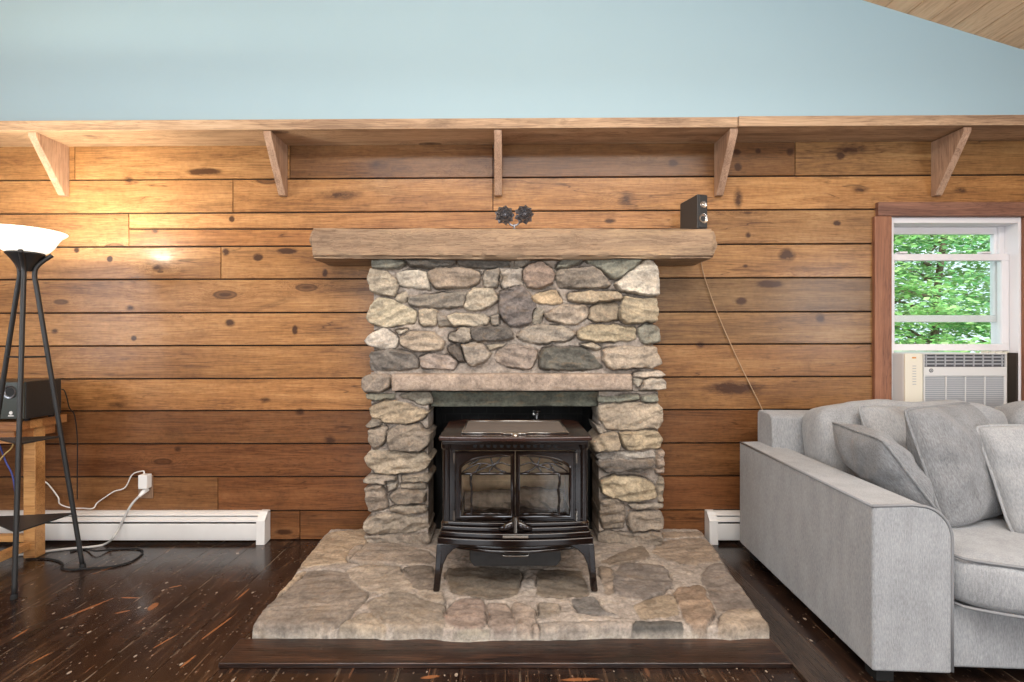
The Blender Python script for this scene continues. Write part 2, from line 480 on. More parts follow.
def fabric(name, c, c2, vscale=700):
    t = NT(name)
    co = t.coord('Object')
    n1 = t.noise(t.map(co, (1, 1, 0.22)), 260, 3, 0.7)
    n2 = t.noise(t.map(co, (1.4, 1.4, 0.5)), 11, 5, 0.6)
    n3 = t.noise(co, 420, 2)
    f = t.math('ADD', t.math('MULTIPLY', n1, 0.62), t.math('MULTIPLY', n3, 0.12))
    f = t.math('ADD', f, t.math('MULTIPLY', n2, 0.34))
    t.base(t.ramp(f, [(0.34, c2), (0.72, c)]))
    t.p(Roughness=0.9, Sheen_Weight=0.25, Sheen_Roughness=0.5)
    t.b.inputs['Specular IOR Level'].default_value = 0.15
    t.bump(t.math('ADD', n3, n1), 0.4, 0.002)
    return t.m
M['sofa'] = fabric('grey_chenille', lin((174, 176, 178)), lin((122, 124, 126)))
M['pillow'] = fabric('grey_pillow_weave', lin((148, 150, 152)), lin((86, 87, 89)))
M['piping'] = plain('grey_piping', lin((128, 129, 131)), 0.85)

M['enamel'] = plain('majolica_enamel', lin((19, 10, 8)), 0.12, 0.0, 0.4, 0.2, 6)
M['stove_top'] = plain('brown_enamel', lin((50, 31, 26)), 0.2, 0.0, 0.4, 0.15, 6)
M['cast_iron'] = plain('ash_pan_iron', lin((50, 50, 50)), 0.45, 0.3, 0, 0.15, 30)
M['nickel'] = plain('worn_nickel', lin((150, 146, 140)), 0.25, 0.9)
M['trivet'] = plain('trivet_plate', lin((112, 104, 98)), 0.5, 0.2, 0, 0.1, 60)
M['black_metal'] = plain('black_powder_coat', lin((52, 52, 52)), 0.42, 0.4)
M['black_plastic'] = plain('black_vinyl', lin((40, 41, 41)), 0.38, 0.0, 0, 0.1, 90)
M['dark_front'] = plain('grey_green_baffle', lin((56, 62, 58)), 0.35)
M['speaker_grey'] = plain('speaker_charcoal', lin((58, 57, 56)), 0.35)
M['rubber'] = plain('rubber', lin((20, 20, 20)), 0.7)
M['cone'] = plain('metal_cone', lin((190, 184, 176)), 0.25, 0.8)
M['blue_wall'] = plain('pale_blue_paint', lin((174, 206, 220)), 0.75, 0, 0, 0.012, 1.2)
M['cream_wall'] = plain('warm_brown_paint', lin((150, 122, 96)), 0.8, 0, 0, 0.02, 2)
M['heater'] = plain('white_enamelled_steel', lin((224, 222, 218)), 0.35, 0, 0, 0.04, 8)
M['heater_slot'] = plain('heater_inside', lin((60, 58, 54)), 0.5)
M['vinyl'] = plain('white_vinyl_frame', lin((232, 230, 232)), 0.35)
M['ac_white'] = plain('air_conditioner_plastic', lin((216, 216, 214)), 0.4)
M['ac_cream'] = plain('aged_cream_plastic', lin((226, 220, 202)), 0.45)
M['ac_grey'] = plain('grey_filter_mesh', lin((170, 172, 176)), 0.6)
M['ac_dark'] = plain('louvre_dark', lin((74, 76, 80)), 0.5)
M['white_plastic'] = plain('white_plastic', lin((232, 230, 226)), 0.35)
M['grey_cord'] = plain('grey_white_cord', lin((190, 188, 184)), 0.5)
M['tan_wire'] = plain('tan_speaker_wire', lin((176, 146, 112)), 0.5)
M['yellow_wire'] = plain('yellow_wire', lin((190, 160, 100)), 0.5)
M['blue_wire'] = plain('blue_wire', lin((66, 78, 150)), 0.5)
M['outlet'] = plain('brown_outlet_plate', lin((138, 110, 88)), 0.45)
M['fire_brick'] = plain('firebrick', lin((222, 204, 178)), 0.9, 0, 0, 0.35, 14)
M['char'] = plain('charred_log', lin((112, 106, 100)), 0.9, 0, 0, 0.5, 30)
M['bark'] = plain('tree_bark', lin((96, 84, 70)), 0.9, 0, 0, 0.3, 12)
M['lawn'] = plain('grass_ground', lin((96, 120, 64)), 0.9, 0, 0, 0.3, 6)
M['pewter'] = plain('dark_pewter', lin((120, 120, 124)), 0.3, 0.8, 0, 0.3, 80)
M['foil'] = plain('bright_foil', lin((190, 190, 190)), 0.2, 1.0)
M['gap'] = plain('dark_backing', lin((34, 22, 15)), 0.9)

def glass_mat(name, tint=(1, 1, 1), gloss=0.08, rough=0.02):
    t = NT(name)
    tr = t.n('ShaderNodeBsdfTransparent'); tr.inputs[0].default_value = (*tint, 1)
    gl = t.n('ShaderNodeBsdfGlossy'); gl.inputs['Roughness'].default_value = rough
    fr = t.n('ShaderNodeLayerWeight'); fr.inputs[0].default_value = 0.5
    mx = t.n('ShaderNodeMixShader')
    t.l(t.math('MULTIPLY_ADD', t.math('POWER', fr.outputs['Facing'], 5.0), 0.9, gloss, clamp=True), mx.inputs[0])
    t.l(tr.outputs[0], mx.inputs[1]); t.l(gl.outputs[0], mx.inputs[2])
    t.l(mx.outputs[0], t.t.nodes['Material Output'].inputs[0])
    return t.m
M['glass'] = glass_mat('window_glass', (0.97, 1.0, 0.99), 0.05)
M['stove_glass'] = glass_mat('stove_glass', (0.95, 0.92, 0.88), 0.05, 0.08)

def shade_mat():
    t = NT('frosted_glass_shade')
    t.base(lin((250, 246, 236))); t.p(Roughness=0.35)
    t.b.inputs['Emission Color'].default_value = (1.0, 0.93, 0.80, 1)
    t.b.inputs['Emission Strength'].default_value = 1.1
    return t.m
M['shade'] = shade_mat()

def leaf_mat(name, c1, c2):
    t = NT(name)
    g = t.n('ShaderNodeNewGeometry').outputs['Random Per Island']
    t.base(t.ramp(g, [(0.0, c1), (1.0, c2)]))
    t.p(Roughness=0.5)
    d = t.n('ShaderNodeBsdfTranslucent'); t.l(t.ramp(g, [(0.0, c1), (1.0, c2)]), d.inputs[0])
    mx = t.n('ShaderNodeMixShader'); mx.inputs[0].default_value = 0.4
    t.l(t.b.outputs[0], mx.inputs[1]); t.l(d.outputs[0], mx.inputs[2])
    t.l(mx.outputs[0], t.t.nodes['Material Output'].inputs[0])
    return t.m
M['leaf_a'] = leaf_mat('leaves_bright', lin((126, 190, 116)), lin((206, 234, 166)))
M['leaf_b'] = leaf_mat('leaves_deep', lin((100, 172, 118)), lin((176, 222, 158)))

# ------------------------------------------------------------------ room shell
wz = lambda py: EYE - (py - VY) / 170.0                      # height on the back wall
wx = lambda px: (px - VX) / 170.0
# plank seams: (row on the left end, row on the right end) as seen, straight between them
ROWS = [(147, 143), (180, 176), (213.5, 209.6), (247, 244), (279.5, 277.7), (313, 311.8), (346, 344), (379, 376.7),
        (411, 409.5), (444, 443), (477, 476), (511, 510), (540, 540)]
def row_z(i, X):
    a = wz(ROWS[i][0]); b = wz(ROWS[i][1])
    xa, xb = wx(100), wx(800)
    return a + (b - a) * (X - xa) / (xb - xa)
WIN = (2.265, 3.047, 0.70, 1.899)          # window opening x0,x1,z0,z1
BOX = (-0.42, 0.53)                        # behind the firebox there is no planking
JOINTS = {0: [75, 290, 493, 795], 1: [233, 493], 2: [129, 700], 3: [221, 520], 4: [560], 5: [500], 6: [505], 7: [510], 8: [500], 9: [510], 10: [218], 11: [300]}
TINT = {(0, 0): (0.90, 0.86, 0.80), (0, 1): (1.0, 0.98, 0.92), (0, 2): (0.50, 0.44, 0.40), (0, 3): (0.48, 0.42, 0.37), (0, 4): (0.78, 0.78, 0.72),  # both middle boards under the shelf carry its shadow in their tint
        (1, 0): (1.04, 1.02, 0.98), (1, 1): (1.02, 0.96, 0.88), (1, 2): (1.04, 0.98, 0.86), (2, 0): (1.06, 1.04, 1.0), (2, 1): (1.0, 0.94, 0.88),
        (2, 2): (0.86, 0.86, 0.82), (3, 0): (1.12, 1.08, 1.0), (3, 1): (0.98, 0.92, 0.80), (3, 2): (0.94, 0.94, 0.88), (4, 0): (1.06, 1.0, 0.90),
        (4, 1): (0.56, 0.60, 0.62), (5, 0): (1.08, 1.02, 0.90), (5, 1): (0.64, 0.66, 0.64), (6, 0): (0.94, 0.86, 0.74), (6, 1): (0.74, 0.69, 0.63), (7, 0): (1.0, 0.90, 0.78), (7, 1): (0.74, 0.69, 0.62),
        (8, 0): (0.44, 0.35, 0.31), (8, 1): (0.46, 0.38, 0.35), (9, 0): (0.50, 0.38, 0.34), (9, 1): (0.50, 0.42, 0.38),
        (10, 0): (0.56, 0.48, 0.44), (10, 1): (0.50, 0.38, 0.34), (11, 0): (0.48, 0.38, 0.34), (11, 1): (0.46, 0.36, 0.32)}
wb = MB()
def plank(x0, x1, zb0, zb1, zt0, zt1, col):
    g = 0.0038; c = 0.004
    # chamfered board: front ring and back ring
    def ring(gg, y):
        return [(x0 + gg * 0.5, y, zb0 + gg), (x1 - gg * 0.5, y, zb1 + gg), (x1 - gg * 0.5, y, zt1 - gg), (x0 + gg * 0.5, y, zt0 - gg)]
    vs = ring(g + c * 0.5, YB) + ring(g, YB + 0.004) + ring(g, YB + 0.03)
    fs = [(0, 1, 2, 3)] + [(i, 4 + i, 4 + (i + 1) % 4, (i + 1) % 4) for i in range(4)] + [(4 + i, 8 + i, 8 + (i + 1) % 4, 4 + (i + 1) % 4) for i in range(4)]
    wb.add(vs, fs, col)
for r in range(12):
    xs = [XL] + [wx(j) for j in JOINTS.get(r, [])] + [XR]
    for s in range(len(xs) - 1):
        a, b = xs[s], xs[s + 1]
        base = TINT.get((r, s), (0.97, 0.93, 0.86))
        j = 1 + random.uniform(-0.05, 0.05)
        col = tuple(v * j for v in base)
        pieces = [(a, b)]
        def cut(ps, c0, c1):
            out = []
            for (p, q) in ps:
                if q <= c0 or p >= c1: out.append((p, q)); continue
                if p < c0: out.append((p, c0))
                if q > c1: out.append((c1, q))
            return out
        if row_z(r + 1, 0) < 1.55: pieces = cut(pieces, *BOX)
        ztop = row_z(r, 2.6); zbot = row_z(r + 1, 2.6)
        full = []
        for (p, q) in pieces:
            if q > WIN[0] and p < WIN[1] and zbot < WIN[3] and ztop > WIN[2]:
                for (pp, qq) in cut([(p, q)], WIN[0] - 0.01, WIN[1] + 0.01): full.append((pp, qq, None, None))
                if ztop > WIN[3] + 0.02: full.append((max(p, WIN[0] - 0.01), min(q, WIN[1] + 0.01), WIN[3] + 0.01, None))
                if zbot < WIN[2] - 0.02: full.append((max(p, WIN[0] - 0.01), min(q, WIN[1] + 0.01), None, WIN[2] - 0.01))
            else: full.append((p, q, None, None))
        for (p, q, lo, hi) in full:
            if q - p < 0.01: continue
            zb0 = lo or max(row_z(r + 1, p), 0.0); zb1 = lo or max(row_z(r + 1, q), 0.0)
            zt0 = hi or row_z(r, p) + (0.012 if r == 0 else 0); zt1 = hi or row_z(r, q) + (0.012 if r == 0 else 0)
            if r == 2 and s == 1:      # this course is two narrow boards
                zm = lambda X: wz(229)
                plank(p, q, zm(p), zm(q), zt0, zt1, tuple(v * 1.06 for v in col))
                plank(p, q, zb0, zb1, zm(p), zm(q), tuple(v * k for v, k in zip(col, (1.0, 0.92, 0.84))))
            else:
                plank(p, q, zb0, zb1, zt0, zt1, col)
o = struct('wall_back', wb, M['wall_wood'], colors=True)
# wall core behind the planks, with the window and firebox openings, as part of the back wall
bk = MB()
def slab(x0, x1, z0, z1): bk.box(x0, x1, YB + 0.012, YB + 0.14, z0, z1)
slab(XL, BOX[0], 0, WIN[2]); slab(BOX[1], XR, 0, WIN[2])
slab(XL, BOX[0], WIN[2], 1.6); slab(BOX[1], WIN[0], WIN[2], 1.6); slab(WIN[1], XR, WIN[2], 1.6)
slab(XL, WIN[0], 1.6, WIN[3]); slab(WIN[1], XR, 1.6, WIN[3]); slab(BOX[0], BOX[1], 0.95, 1.6)
slab(XL, XR, WIN[3], 2.308)
obj('wall_core', bk, M['gap'], o)

RX, RZ, SL = -0.45, 3.965, 0.309           # ceiling ridge
cz = lambda X: RZ - SL * abs(X - RX)
gb = MB()
poly = [(XL, 2.312), (XR, 2.352), (XR, cz(XR)), (RX, RZ), (XL, cz(XL))]
gb.prism(poly, 'y', YB, YB + 0.14)
struct('wall_gable', gb, M['blue_wall'])

fb = MB()
x = 0.056 - 0.2143 * 19
while x < XR:
    a, b = max(x, XL), min(x + 0.2143, XR)
    if b - a > 0.02:
        g = 0.0012
        fb.box(a + g, b - g, YF, YB + 0.012, -0.03, 0.0)
    x += 0.2143
struct('floor', fb, M['floor'])
ub = MB(); ub.box(XL, XR, YF, YB + 0.14, -0.08, -0.031)
struct('floor_base', ub, M['gap'])

cb = MB()
for sgn in (1, -1):
    L = (XR - RX) if sgn > 0 else (RX - XL)
    # board edges line up with the ones seen at the right-hand wall
    e = (2.09 + 22 / 170.0 * 0.16 - RX)
    step = 0.131
    first = e - math.floor(e / step) * step
    ds = [0] + [first + k * step for k in range(int((L - first) / step) + 1)] + [L]
    for i in range(len(ds) - 1):
        a = ds[i] + 0.0025; b = ds[i + 1] - 0.0025
        if b - a < 0.01: continue
        xa, xb = RX + sgn * a, RX + sgn * b
        p = [(xa, cz(xa)), (xb, cz(xb)), (xb, cz(xb) + 0.02), (xa, cz(xa) + 0.02)]
        cb.prism(p, 'y', YF, YB)
struct('ceiling', cb, M['ceil_wood'])
rb = MB()
rb.prism([(XL, cz(XL) + 0.021), (RX, RZ + 0.021), (XR, cz(XR) + 0.021), (XR, cz(XR) + 0.12), (RX, RZ + 0.12), (XL, cz(XL) + 0.12)], 'y', YF - 0.14, YB + 0.14)
struct('ceiling_deck', rb, M['gap'])

sw = MB()
z = 0.0
def wall_open(mb, axis, at, thick, a0, a1, top, openings):
    """wall in a plane with rectangular openings; top is a function of the coordinate"""
    cuts = sorted({a0, a1} | {v for op in openings for v in op[:2]})
    for i in range(len(cuts) - 1):
        p, q = cuts[i], cuts[i + 1]
        ops = [op for op in openings if op[0] <= p and op[1] >= q]
        zs = [(0.0, None)]
        if ops: zs = [(0.0, ops[0][2]), (ops[0][3], None)]
        for lo, hi in zs:
            mid = [RX] if p < RX < q and axis == 'y' and hi is None else []
            poly = [(p, lo), (q, lo), (q, hi if hi is not None else top(q))] + [(m, top(m)) for m in mid] + [(p, hi if hi is not None else top(p))]
            mb.prism(poly, axis, at, at + thick)
wf = MB(); wall_open(wf, 'y', YF - 0.14, 0.14, XL, XR, cz, [(-2.6, -0.8, 0.8, 2.3), (0.6, 2.4, 0.8, 2.3)])
struct('wall_front', wf, M['cream_wall'])
wl = MB(); wall_open(wl, 'x', XL - 0.14, 0.14, YF, YB, lambda q: cz(XL), [(0.0, 1.2, 0.8, 2.3)])
struct('wall_left', wl, M['cream_wall'])
wr = MB(); wall_open(wr, 'x', XR, 0.14, YF, YB, lambda q: cz(XR), [(-1.4, -0.2, 0.8, 2.4)])
struct('wall_right', wr, M['cream_wall'])

# boards framing the hearth on the floor
tb = MB(); tb.box(-1.02, 1.028, 1.785, 1.935, 0, 0.02)
struct('trim_1', tb, M['border_wood'], bevel=0.004)
tb = MB(); tb.box(1.03, 1.168, 0.9, YB - 0.09, 0, 0.016)
struct('trim_2', tb, M['border_wood_y'], bevel=0.003)

# ------------------------------------------------------------------ window
tr = MB(); tr.box(WIN[0] - 0.10, WIN[0], YB - 0.022, YB + 0.012, WIN[2], wz(217))
struct('trim_3', tr, M['trim_wood'], bevel=0.004)
tr = MB(); tr.box(WIN[0] - 0.082, WIN[1] + 0.10, YB - 0.026, YB + 0.012, wz(217), wz(203))
struct('trim_4', tr, M['trim_wood_x'], bevel=0.004)
tr = MB(); tr.box(WIN[1], WIN[1] + 0.10, YB - 0.022, YB + 0.012, WIN[2], wz(217))
struct('trim_5', tr, M['trim_wood'], bevel=0.004)

fr = MB()
x0, x1, z0, z1 = WIN
fr.box(x0 + 0.001, x0 + 0.03, YB + 0.003, YB + 0.14, z0, z1)
fr.box(x1 - 0.018, x1 - 0.001, YB + 0.003, YB + 0.14, z0, z1)
fr.box(x0 + 0.03, x1 - 0.018, YB + 0.003, YB + 0.14, z1 - 0.035, z1 - 0.001)
fr.box(x0 + 0.03, x1 - 0.018, YB + 0.03, YB + 0.14, z0, z0 + 0.03)
fr.box(x1 - 0.05, x1 - 0.018, YB + 0.085, YB + 0.14, z0 + 0.03, z1 - 0.035)
win = struct('window_1', fr, M['vinyl'], bevel=0.003)
def sash(y, zb, zt, xa, xb, rail, stile):
    m = MB()
    m.box(xa, xb, y, y + 0.03, zb, zb + rail); m.box(xa, xb, y, y + 0.03, zt - rail, zt)
    m.box(xa, xa + stile, y, y + 0.03, zb + rail, zt - rail); m.box(xb - stile, xb, y, y + 0.03, zb + rail, zt - rail)
    s = obj('sash', m, M['vinyl'], win, bevel=0.003)
    g = MB(); g.box(xa + stile, xb - stile, y + 0.012, y + 0.016, zb + rail, zt - rail)
    obj('pane', g, M['glass'], s)
    return s
up = sash(YB + 0.10, 1.285, z1 - 0.036, x0 + 0.031, x1 - 0.03, 0.042, 0.035)
lo = sash(YB + 0.055, 1.112, 1.692, x0 + 0.031, x1 - 0.019, 0.040, 0.045)
lk = MB()
for px in (902, 985):
    X = (px - VX) * 3.0 / FPX
    lk.box(X - 0.025, X + 0.025, YB + 0.045, YB + 0.085, 1.693, 1.705)
obj('sash_lock', lk, M['vinyl'], lo, bevel=0.003)

# ------------------------------------------------------------------ stone work
def chaikin(p, it=2, grow=0.0):
    p = np.array(p, float)
    c = p.mean(0); L = np.linalg.norm(p - c, axis=1, keepdims=True); p = p + (p - c) / L * grow
    for _ in range(it):
        q = np.roll(p, -1, 0)
        p = np.stack([0.88 * p + 0.12 * q, 0.12 * p + 0.88 * q], 1).reshape(-1, 2) if _ == 0 else np.stack([0.75 * p + 0.25 * q, 0.25 * p + 0.75 * q], 1).reshape(-1, 2)
    return p
def sdist(px, py, poly):
    """inside mask and distance to the outline"""
    ins = np.zeros(px.shape, bool); d = np.full(px.shape, 1e9)
    n = len(poly)
    for i in range(n):
        x1_, y1_ = poly[i]; x2_, y2_ = poly[(i + 1) % n]
        c = ((y1_ > py) != (y2_ > py)) & (px < (x2_ - x1_) * (py - y1_) / (y2_ - y1_ + 1e-12) + x1_)
        ins ^= c
        dx, dy = x2_ - x1_, y2_ - y1_
        t = np.clip(((px - x1_) * dx + (py - y1_) * dy) / (dx * dx + dy * dy + 1e-12), 0, 1)
        d = np.minimum(d, np.hypot(px - x1_ - t * dx, py - y1_ - t * dy))
    return ins, d
def crop(ox, oy, sc):
    return lambda pts: [(ox + u / sc, oy + v / sc) for (u, v) in pts]
cA, cB, cC, cD = crop(360, 250, 6.4), crop(510, 250, 6.4), crop(360, 330, 6.4), crop(510, 330, 6.4)
cE, cF = crop(355, 380, 4.012), crop(580, 380, 4.012)
cG, cH = crop(240, 520, 3.657), crop(510, 520, 3.657)
beige, light_s, grey, dark_s, tan, brown, green, pink = (176, 166, 146), (196, 188, 172), (142, 136, 126), (98, 95, 90), (184, 164, 126), (146, 130, 114), (122, 124, 112), (150, 130, 118)
mortar_c = lin((160, 150, 140))
BREAST = [(cA(p), c) for p, c in [
    ([(80, 62), (290, 65), (300, 95), (240, 125), (80, 120)], green), ([(300, 62), (610, 60), (620, 100), (440, 118), (320, 105)], dark_s),
    ([(625, 60), (975, 55), (985, 112), (850, 120), (690, 118), (630, 100)], dark_s),
    ([(72, 125), (165, 140), (235, 190), (240, 240), (215, 300), (130, 285), (70, 265), (56, 180)], beige),
    ([(235, 150), (330, 128), (430, 140), (455, 260), (250, 235)], light_s),
    ([(445, 135), (520, 116), (690, 113), (768, 150), (760, 205), (690, 245), (500, 250), (455, 200)], brown),
    ([(800, 135), (885, 122), (905, 170), (880, 245), (795, 250), (790, 190)], grey), ([(230, 285), (290, 266), (312, 300), (290, 340), (225, 335)], beige),
    ([(312, 295), (420, 290), (500, 280), (690, 265), (670, 320), (650, 365), (520, 372), (350, 362), (315, 340)], grey),
    ([(690, 285), (730, 240), (860, 255), (882, 320), (790, 385), (690, 382), (660, 350), (690, 320)], beige),
    ([(58, 390), (120, 308), (200, 322), (362, 385), (357, 468), (160, 494), (80, 475), (48, 440)], (190, 180, 152)),
    ([(370, 380), (497, 380), (487, 482), (395, 487)], (168, 156, 134)), ([(500, 415), (548, 430), (595, 490), (500, 492)], grey),
    ([(560, 420), (650, 403), (790, 408), (827, 440), (817, 482), (760, 487), (605, 490), (572, 455)], beige),
    ([(832, 430), (892, 412), (882, 492), (850, 487)], grey), ([(38, 575), (80, 530), (155, 503), (200, 528), (247, 560), (237, 627), (130, 632), (58, 612)], (198, 192, 182)),
    ([(222, 513), (312, 508), (260, 542)], light_s), ([(575, 540), (650, 498), (710, 508), (727, 560), (692, 592), (575, 587)], (150, 142, 130)),
    ([(713, 510), (760, 493), (962, 488), (977, 562), (940, 578), (740, 588), (718, 550)], (104, 100, 96))]]
BREAST += [(cC(p), c) for p, c in [
    ([(262, 50), (330, 8), (470, 10), (543, 70), (522, 132), (370, 137), (268, 100)], (170, 154, 134)),
    ([(63, 140), (200, 128), (330, 138), (372, 180), (372, 237), (330, 252), (78, 262), (63, 200)], (112, 108, 104)),
    ([(380, 175), (450, 152), (580, 163), (624, 210), (592, 255), (398, 245)], (158, 144, 136)), ([(560, 110), (612, 88), (642, 130), (682, 202), (620, 192), (568, 140)], (104, 96, 90)),
    ([(640, 93), (740, 78), (802, 98), (834, 160), (792, 213), (700, 228), (662, 130)], (162, 152, 140)), ([(815, 90), (932, 83), (902, 112), (830, 132)], beige),
    ([(20, 310), (60, 283), (180, 278), (200, 300), (196, 360), (160, 388), (45, 402), (16, 360)], (146, 134, 122))]]
BREAST += [([(494, 356), (500, 348), (511, 344.5), (533, 347), (537, 353), (532, 367), (524, 369), (505, 367), (497, 362)], (158, 144, 134)),
    ([(502, 272), (515, 268), (524, 270), (523, 288), (513, 291), (502, 288), (500, 280)], (168, 160, 150)),
    ([(500, 292), (512, 289), (524, 287), (533, 300), (537, 312), (531, 322), (521, 326), (510, 326), (502, 319), (498, 308)], (110, 104, 104))]
BREAST += [(cB(p), c) for p, c in [
    ([(83, 150), (120, 90), (200, 78), (250, 113), (282, 170), (267, 217), (190, 247), (120, 237), (88, 190)], (150, 128, 114)),
    ([(18, 60), (150, 60), (80, 115), (0, 122)], (128, 122, 112)), ([(290, 118), (330, 60), (470, 60), (440, 98), (300, 123)], green),
    ([(285, 150), (330, 120), (540, 110), (580, 150), (632, 220), (600, 247), (308, 247), (300, 195)], (142, 132, 120)),
    ([(480, 60), (840, 60), (790, 110), (700, 180), (640, 185), (570, 115), (500, 90)], (126, 130, 116)),
    ([(668, 215), (720, 170), (850, 78), (882, 68), (942, 108), (953, 292), (900, 297), (740, 272), (690, 247)], (196, 190, 176)),
    ([(138, 300), (180, 270), (290, 256), (342, 342), (240, 347), (150, 332)], (188, 162, 124)),
    ([(373, 275), (480, 263), (690, 263), (717, 310), (690, 327), (500, 342), (373, 332)], (164, 148, 122)),
    ([(725, 298), (830, 318), (937, 308), (948, 452), (860, 467), (740, 472), (698, 440), (705, 360)], (176, 162, 132)),
    ([(218, 405), (340, 348), (492, 358), (497, 430), (420, 477), (340, 472), (240, 442)], (160, 146, 130)),
    ([(505, 385), (550, 338), (692, 333), (692, 452), (555, 462), (505, 440)], (160, 144, 120)), ([(148, 410), (175, 368), (217, 385), (202, 452), (175, 482), (143, 460)], (156, 150, 136)),
    ([(38, 540), (110, 488), (220, 478), (340, 488), (400, 518), (422, 545), (350, 582), (200, 597), (80, 582)], (158, 150, 138)),
    ([(428, 520), (460, 493), (560, 478), (800, 488), (802, 562), (760, 587), (540, 587), (450, 577), (428, 545)], (176, 162, 130)),
    ([(815, 500), (870, 468), (947, 483), (957, 592), (870, 602), (828, 570)], (148, 150, 136))]]
BREAST += [(cD(p), c) for p, c in [
    ([(183, 160), (230, 108), (460, 113), (520, 150), (560, 200), (602, 247), (400, 254), (198, 252)], (96, 98, 92)),
    ([(588, 120), (700, 103), (900, 103), (930, 108), (967, 222), (900, 242), (640, 250), (598, 200)], (172, 158, 140)),
    ([(453, 90), (530, 83), (582, 110), (550, 127), (480, 112)], beige), ([(788, 270), (960, 258), (987, 290), (960, 302), (788, 307)], (172, 160, 146)),
    ([(860, 315), (962, 308), (992, 330), (987, 382), (828, 387)], (176, 166, 152)), ([(780, 312), (852, 315), (812, 365), (788, 340)], (150, 146, 134))]]
PIER_L = [(cC(p), c) for p, c in [([(40, 405), (230, 400), (222, 440), (100, 452), (48, 440)], (140, 140, 122)), ([(300, 398), (440, 395), (462, 430), (457, 472), (400, 477), (310, 442), (250, 420)], (140, 136, 122)),
    ([(55, 500), (150, 450), (230, 450), (350, 488), (445, 520), (400, 572), (300, 602), (150, 588), (75, 560)], (166, 148, 120))]]
PIER_L += [(cE(p), c) for p, c in [
    ([(46, 180), (70, 158), (107, 163), (102, 187), (60, 192)], grey), ([(52, 200), (125, 182), (133, 210), (115, 257), (78, 274), (57, 245)], (150, 138, 124)),
    ([(135, 200), (180, 179), (260, 176), (270, 193), (303, 205), (303, 252), (270, 282), (150, 282), (130, 250)], (146, 134, 120)),
    ([(43, 310), (70, 278), (180, 288), (270, 288), (308, 320), (287, 357), (180, 374), (90, 374), (53, 345)], (168, 154, 132)),
    ([(38, 395), (80, 375), (167, 380), (165, 405), (110, 415), (43, 412)], (148, 138, 126)), ([(43, 430), (110, 419), (122, 455), (135, 510), (58, 527), (46, 480)], (146, 132, 118)),
    ([(132, 402), (172, 400), (166, 430), (128, 450)], grey), ([(190, 380), (290, 370), (303, 395), (292, 406), (195, 405)], (158, 146, 128)),
    ([(185, 412), (287, 410), (287, 436), (190, 434)], (140, 130, 116)), ([(138, 460), (175, 437), (288, 438), (288, 487), (165, 494)], (144, 132, 118)),
    ([(138, 515), (190, 499), (282, 497), (293, 525), (210, 532), (150, 530)], (156, 144, 128)),
    ([(43, 560), (100, 533), (220, 538), (282, 563), (303, 590), (210, 617), (58, 614), (36, 585)], (164, 152, 136)),
    ([(40, 620), (180, 620), (282, 615), (303, 635), (284, 662), (70, 664), (40, 640)], (156, 144, 130))]]
PIER_R = [(cF(p), c) for p, c in [
    ([(72, 62), (230, 55), (237, 80), (150, 90), (72, 92)], (128, 134, 120)), ([(245, 60), (302, 55), (309, 85), (245, 87)], (140, 146, 132)),
    ([(73, 102), (150, 92), (312, 88), (331, 140), (307, 192), (190, 198), (110, 196), (78, 160)], (160, 146, 126)), ([(58, 172), (112, 202), (75, 218)], grey),
    ([(48, 245), (80, 215), (140, 205), (160, 250), (150, 280), (56, 284)], (164, 148, 124)), ([(150, 205), (300, 198), (329, 238), (322, 272), (190, 280), (165, 250)], (176, 158, 126)),
    ([(62, 288), (297, 284), (300, 315), (66, 318)], (160, 156, 150)), ([(66, 320), (297, 319), (276, 350), (230, 363), (100, 367), (73, 345)], (118, 112, 106)),
    ([(302, 280), (331, 280), (333, 342), (305, 346)], (166, 148, 134)), ([(300, 350), (333, 348), (331, 370), (300, 370)], (166, 148, 134)),
    ([(78, 402), (130, 380), (250, 390), (300, 420), (304, 470), (200, 486), (110, 462), (83, 440)], (178, 162, 130)), ([(307, 385), (333, 390), (333, 482), (310, 478)], (160, 148, 128)),
    ([(76, 482), (130, 466), (176, 500), (176, 592), (90, 597), (76, 540)], (146, 134, 120)), ([(188, 492), (328, 488), (328, 516), (210, 516)], (162, 152, 138)),
    ([(193, 524), (328, 524), (331, 597), (200, 602), (188, 560)], (148, 136, 122)), ([(78, 606), (180, 612), (322, 601), (326, 662), (80, 664)], (150, 138, 124))]]

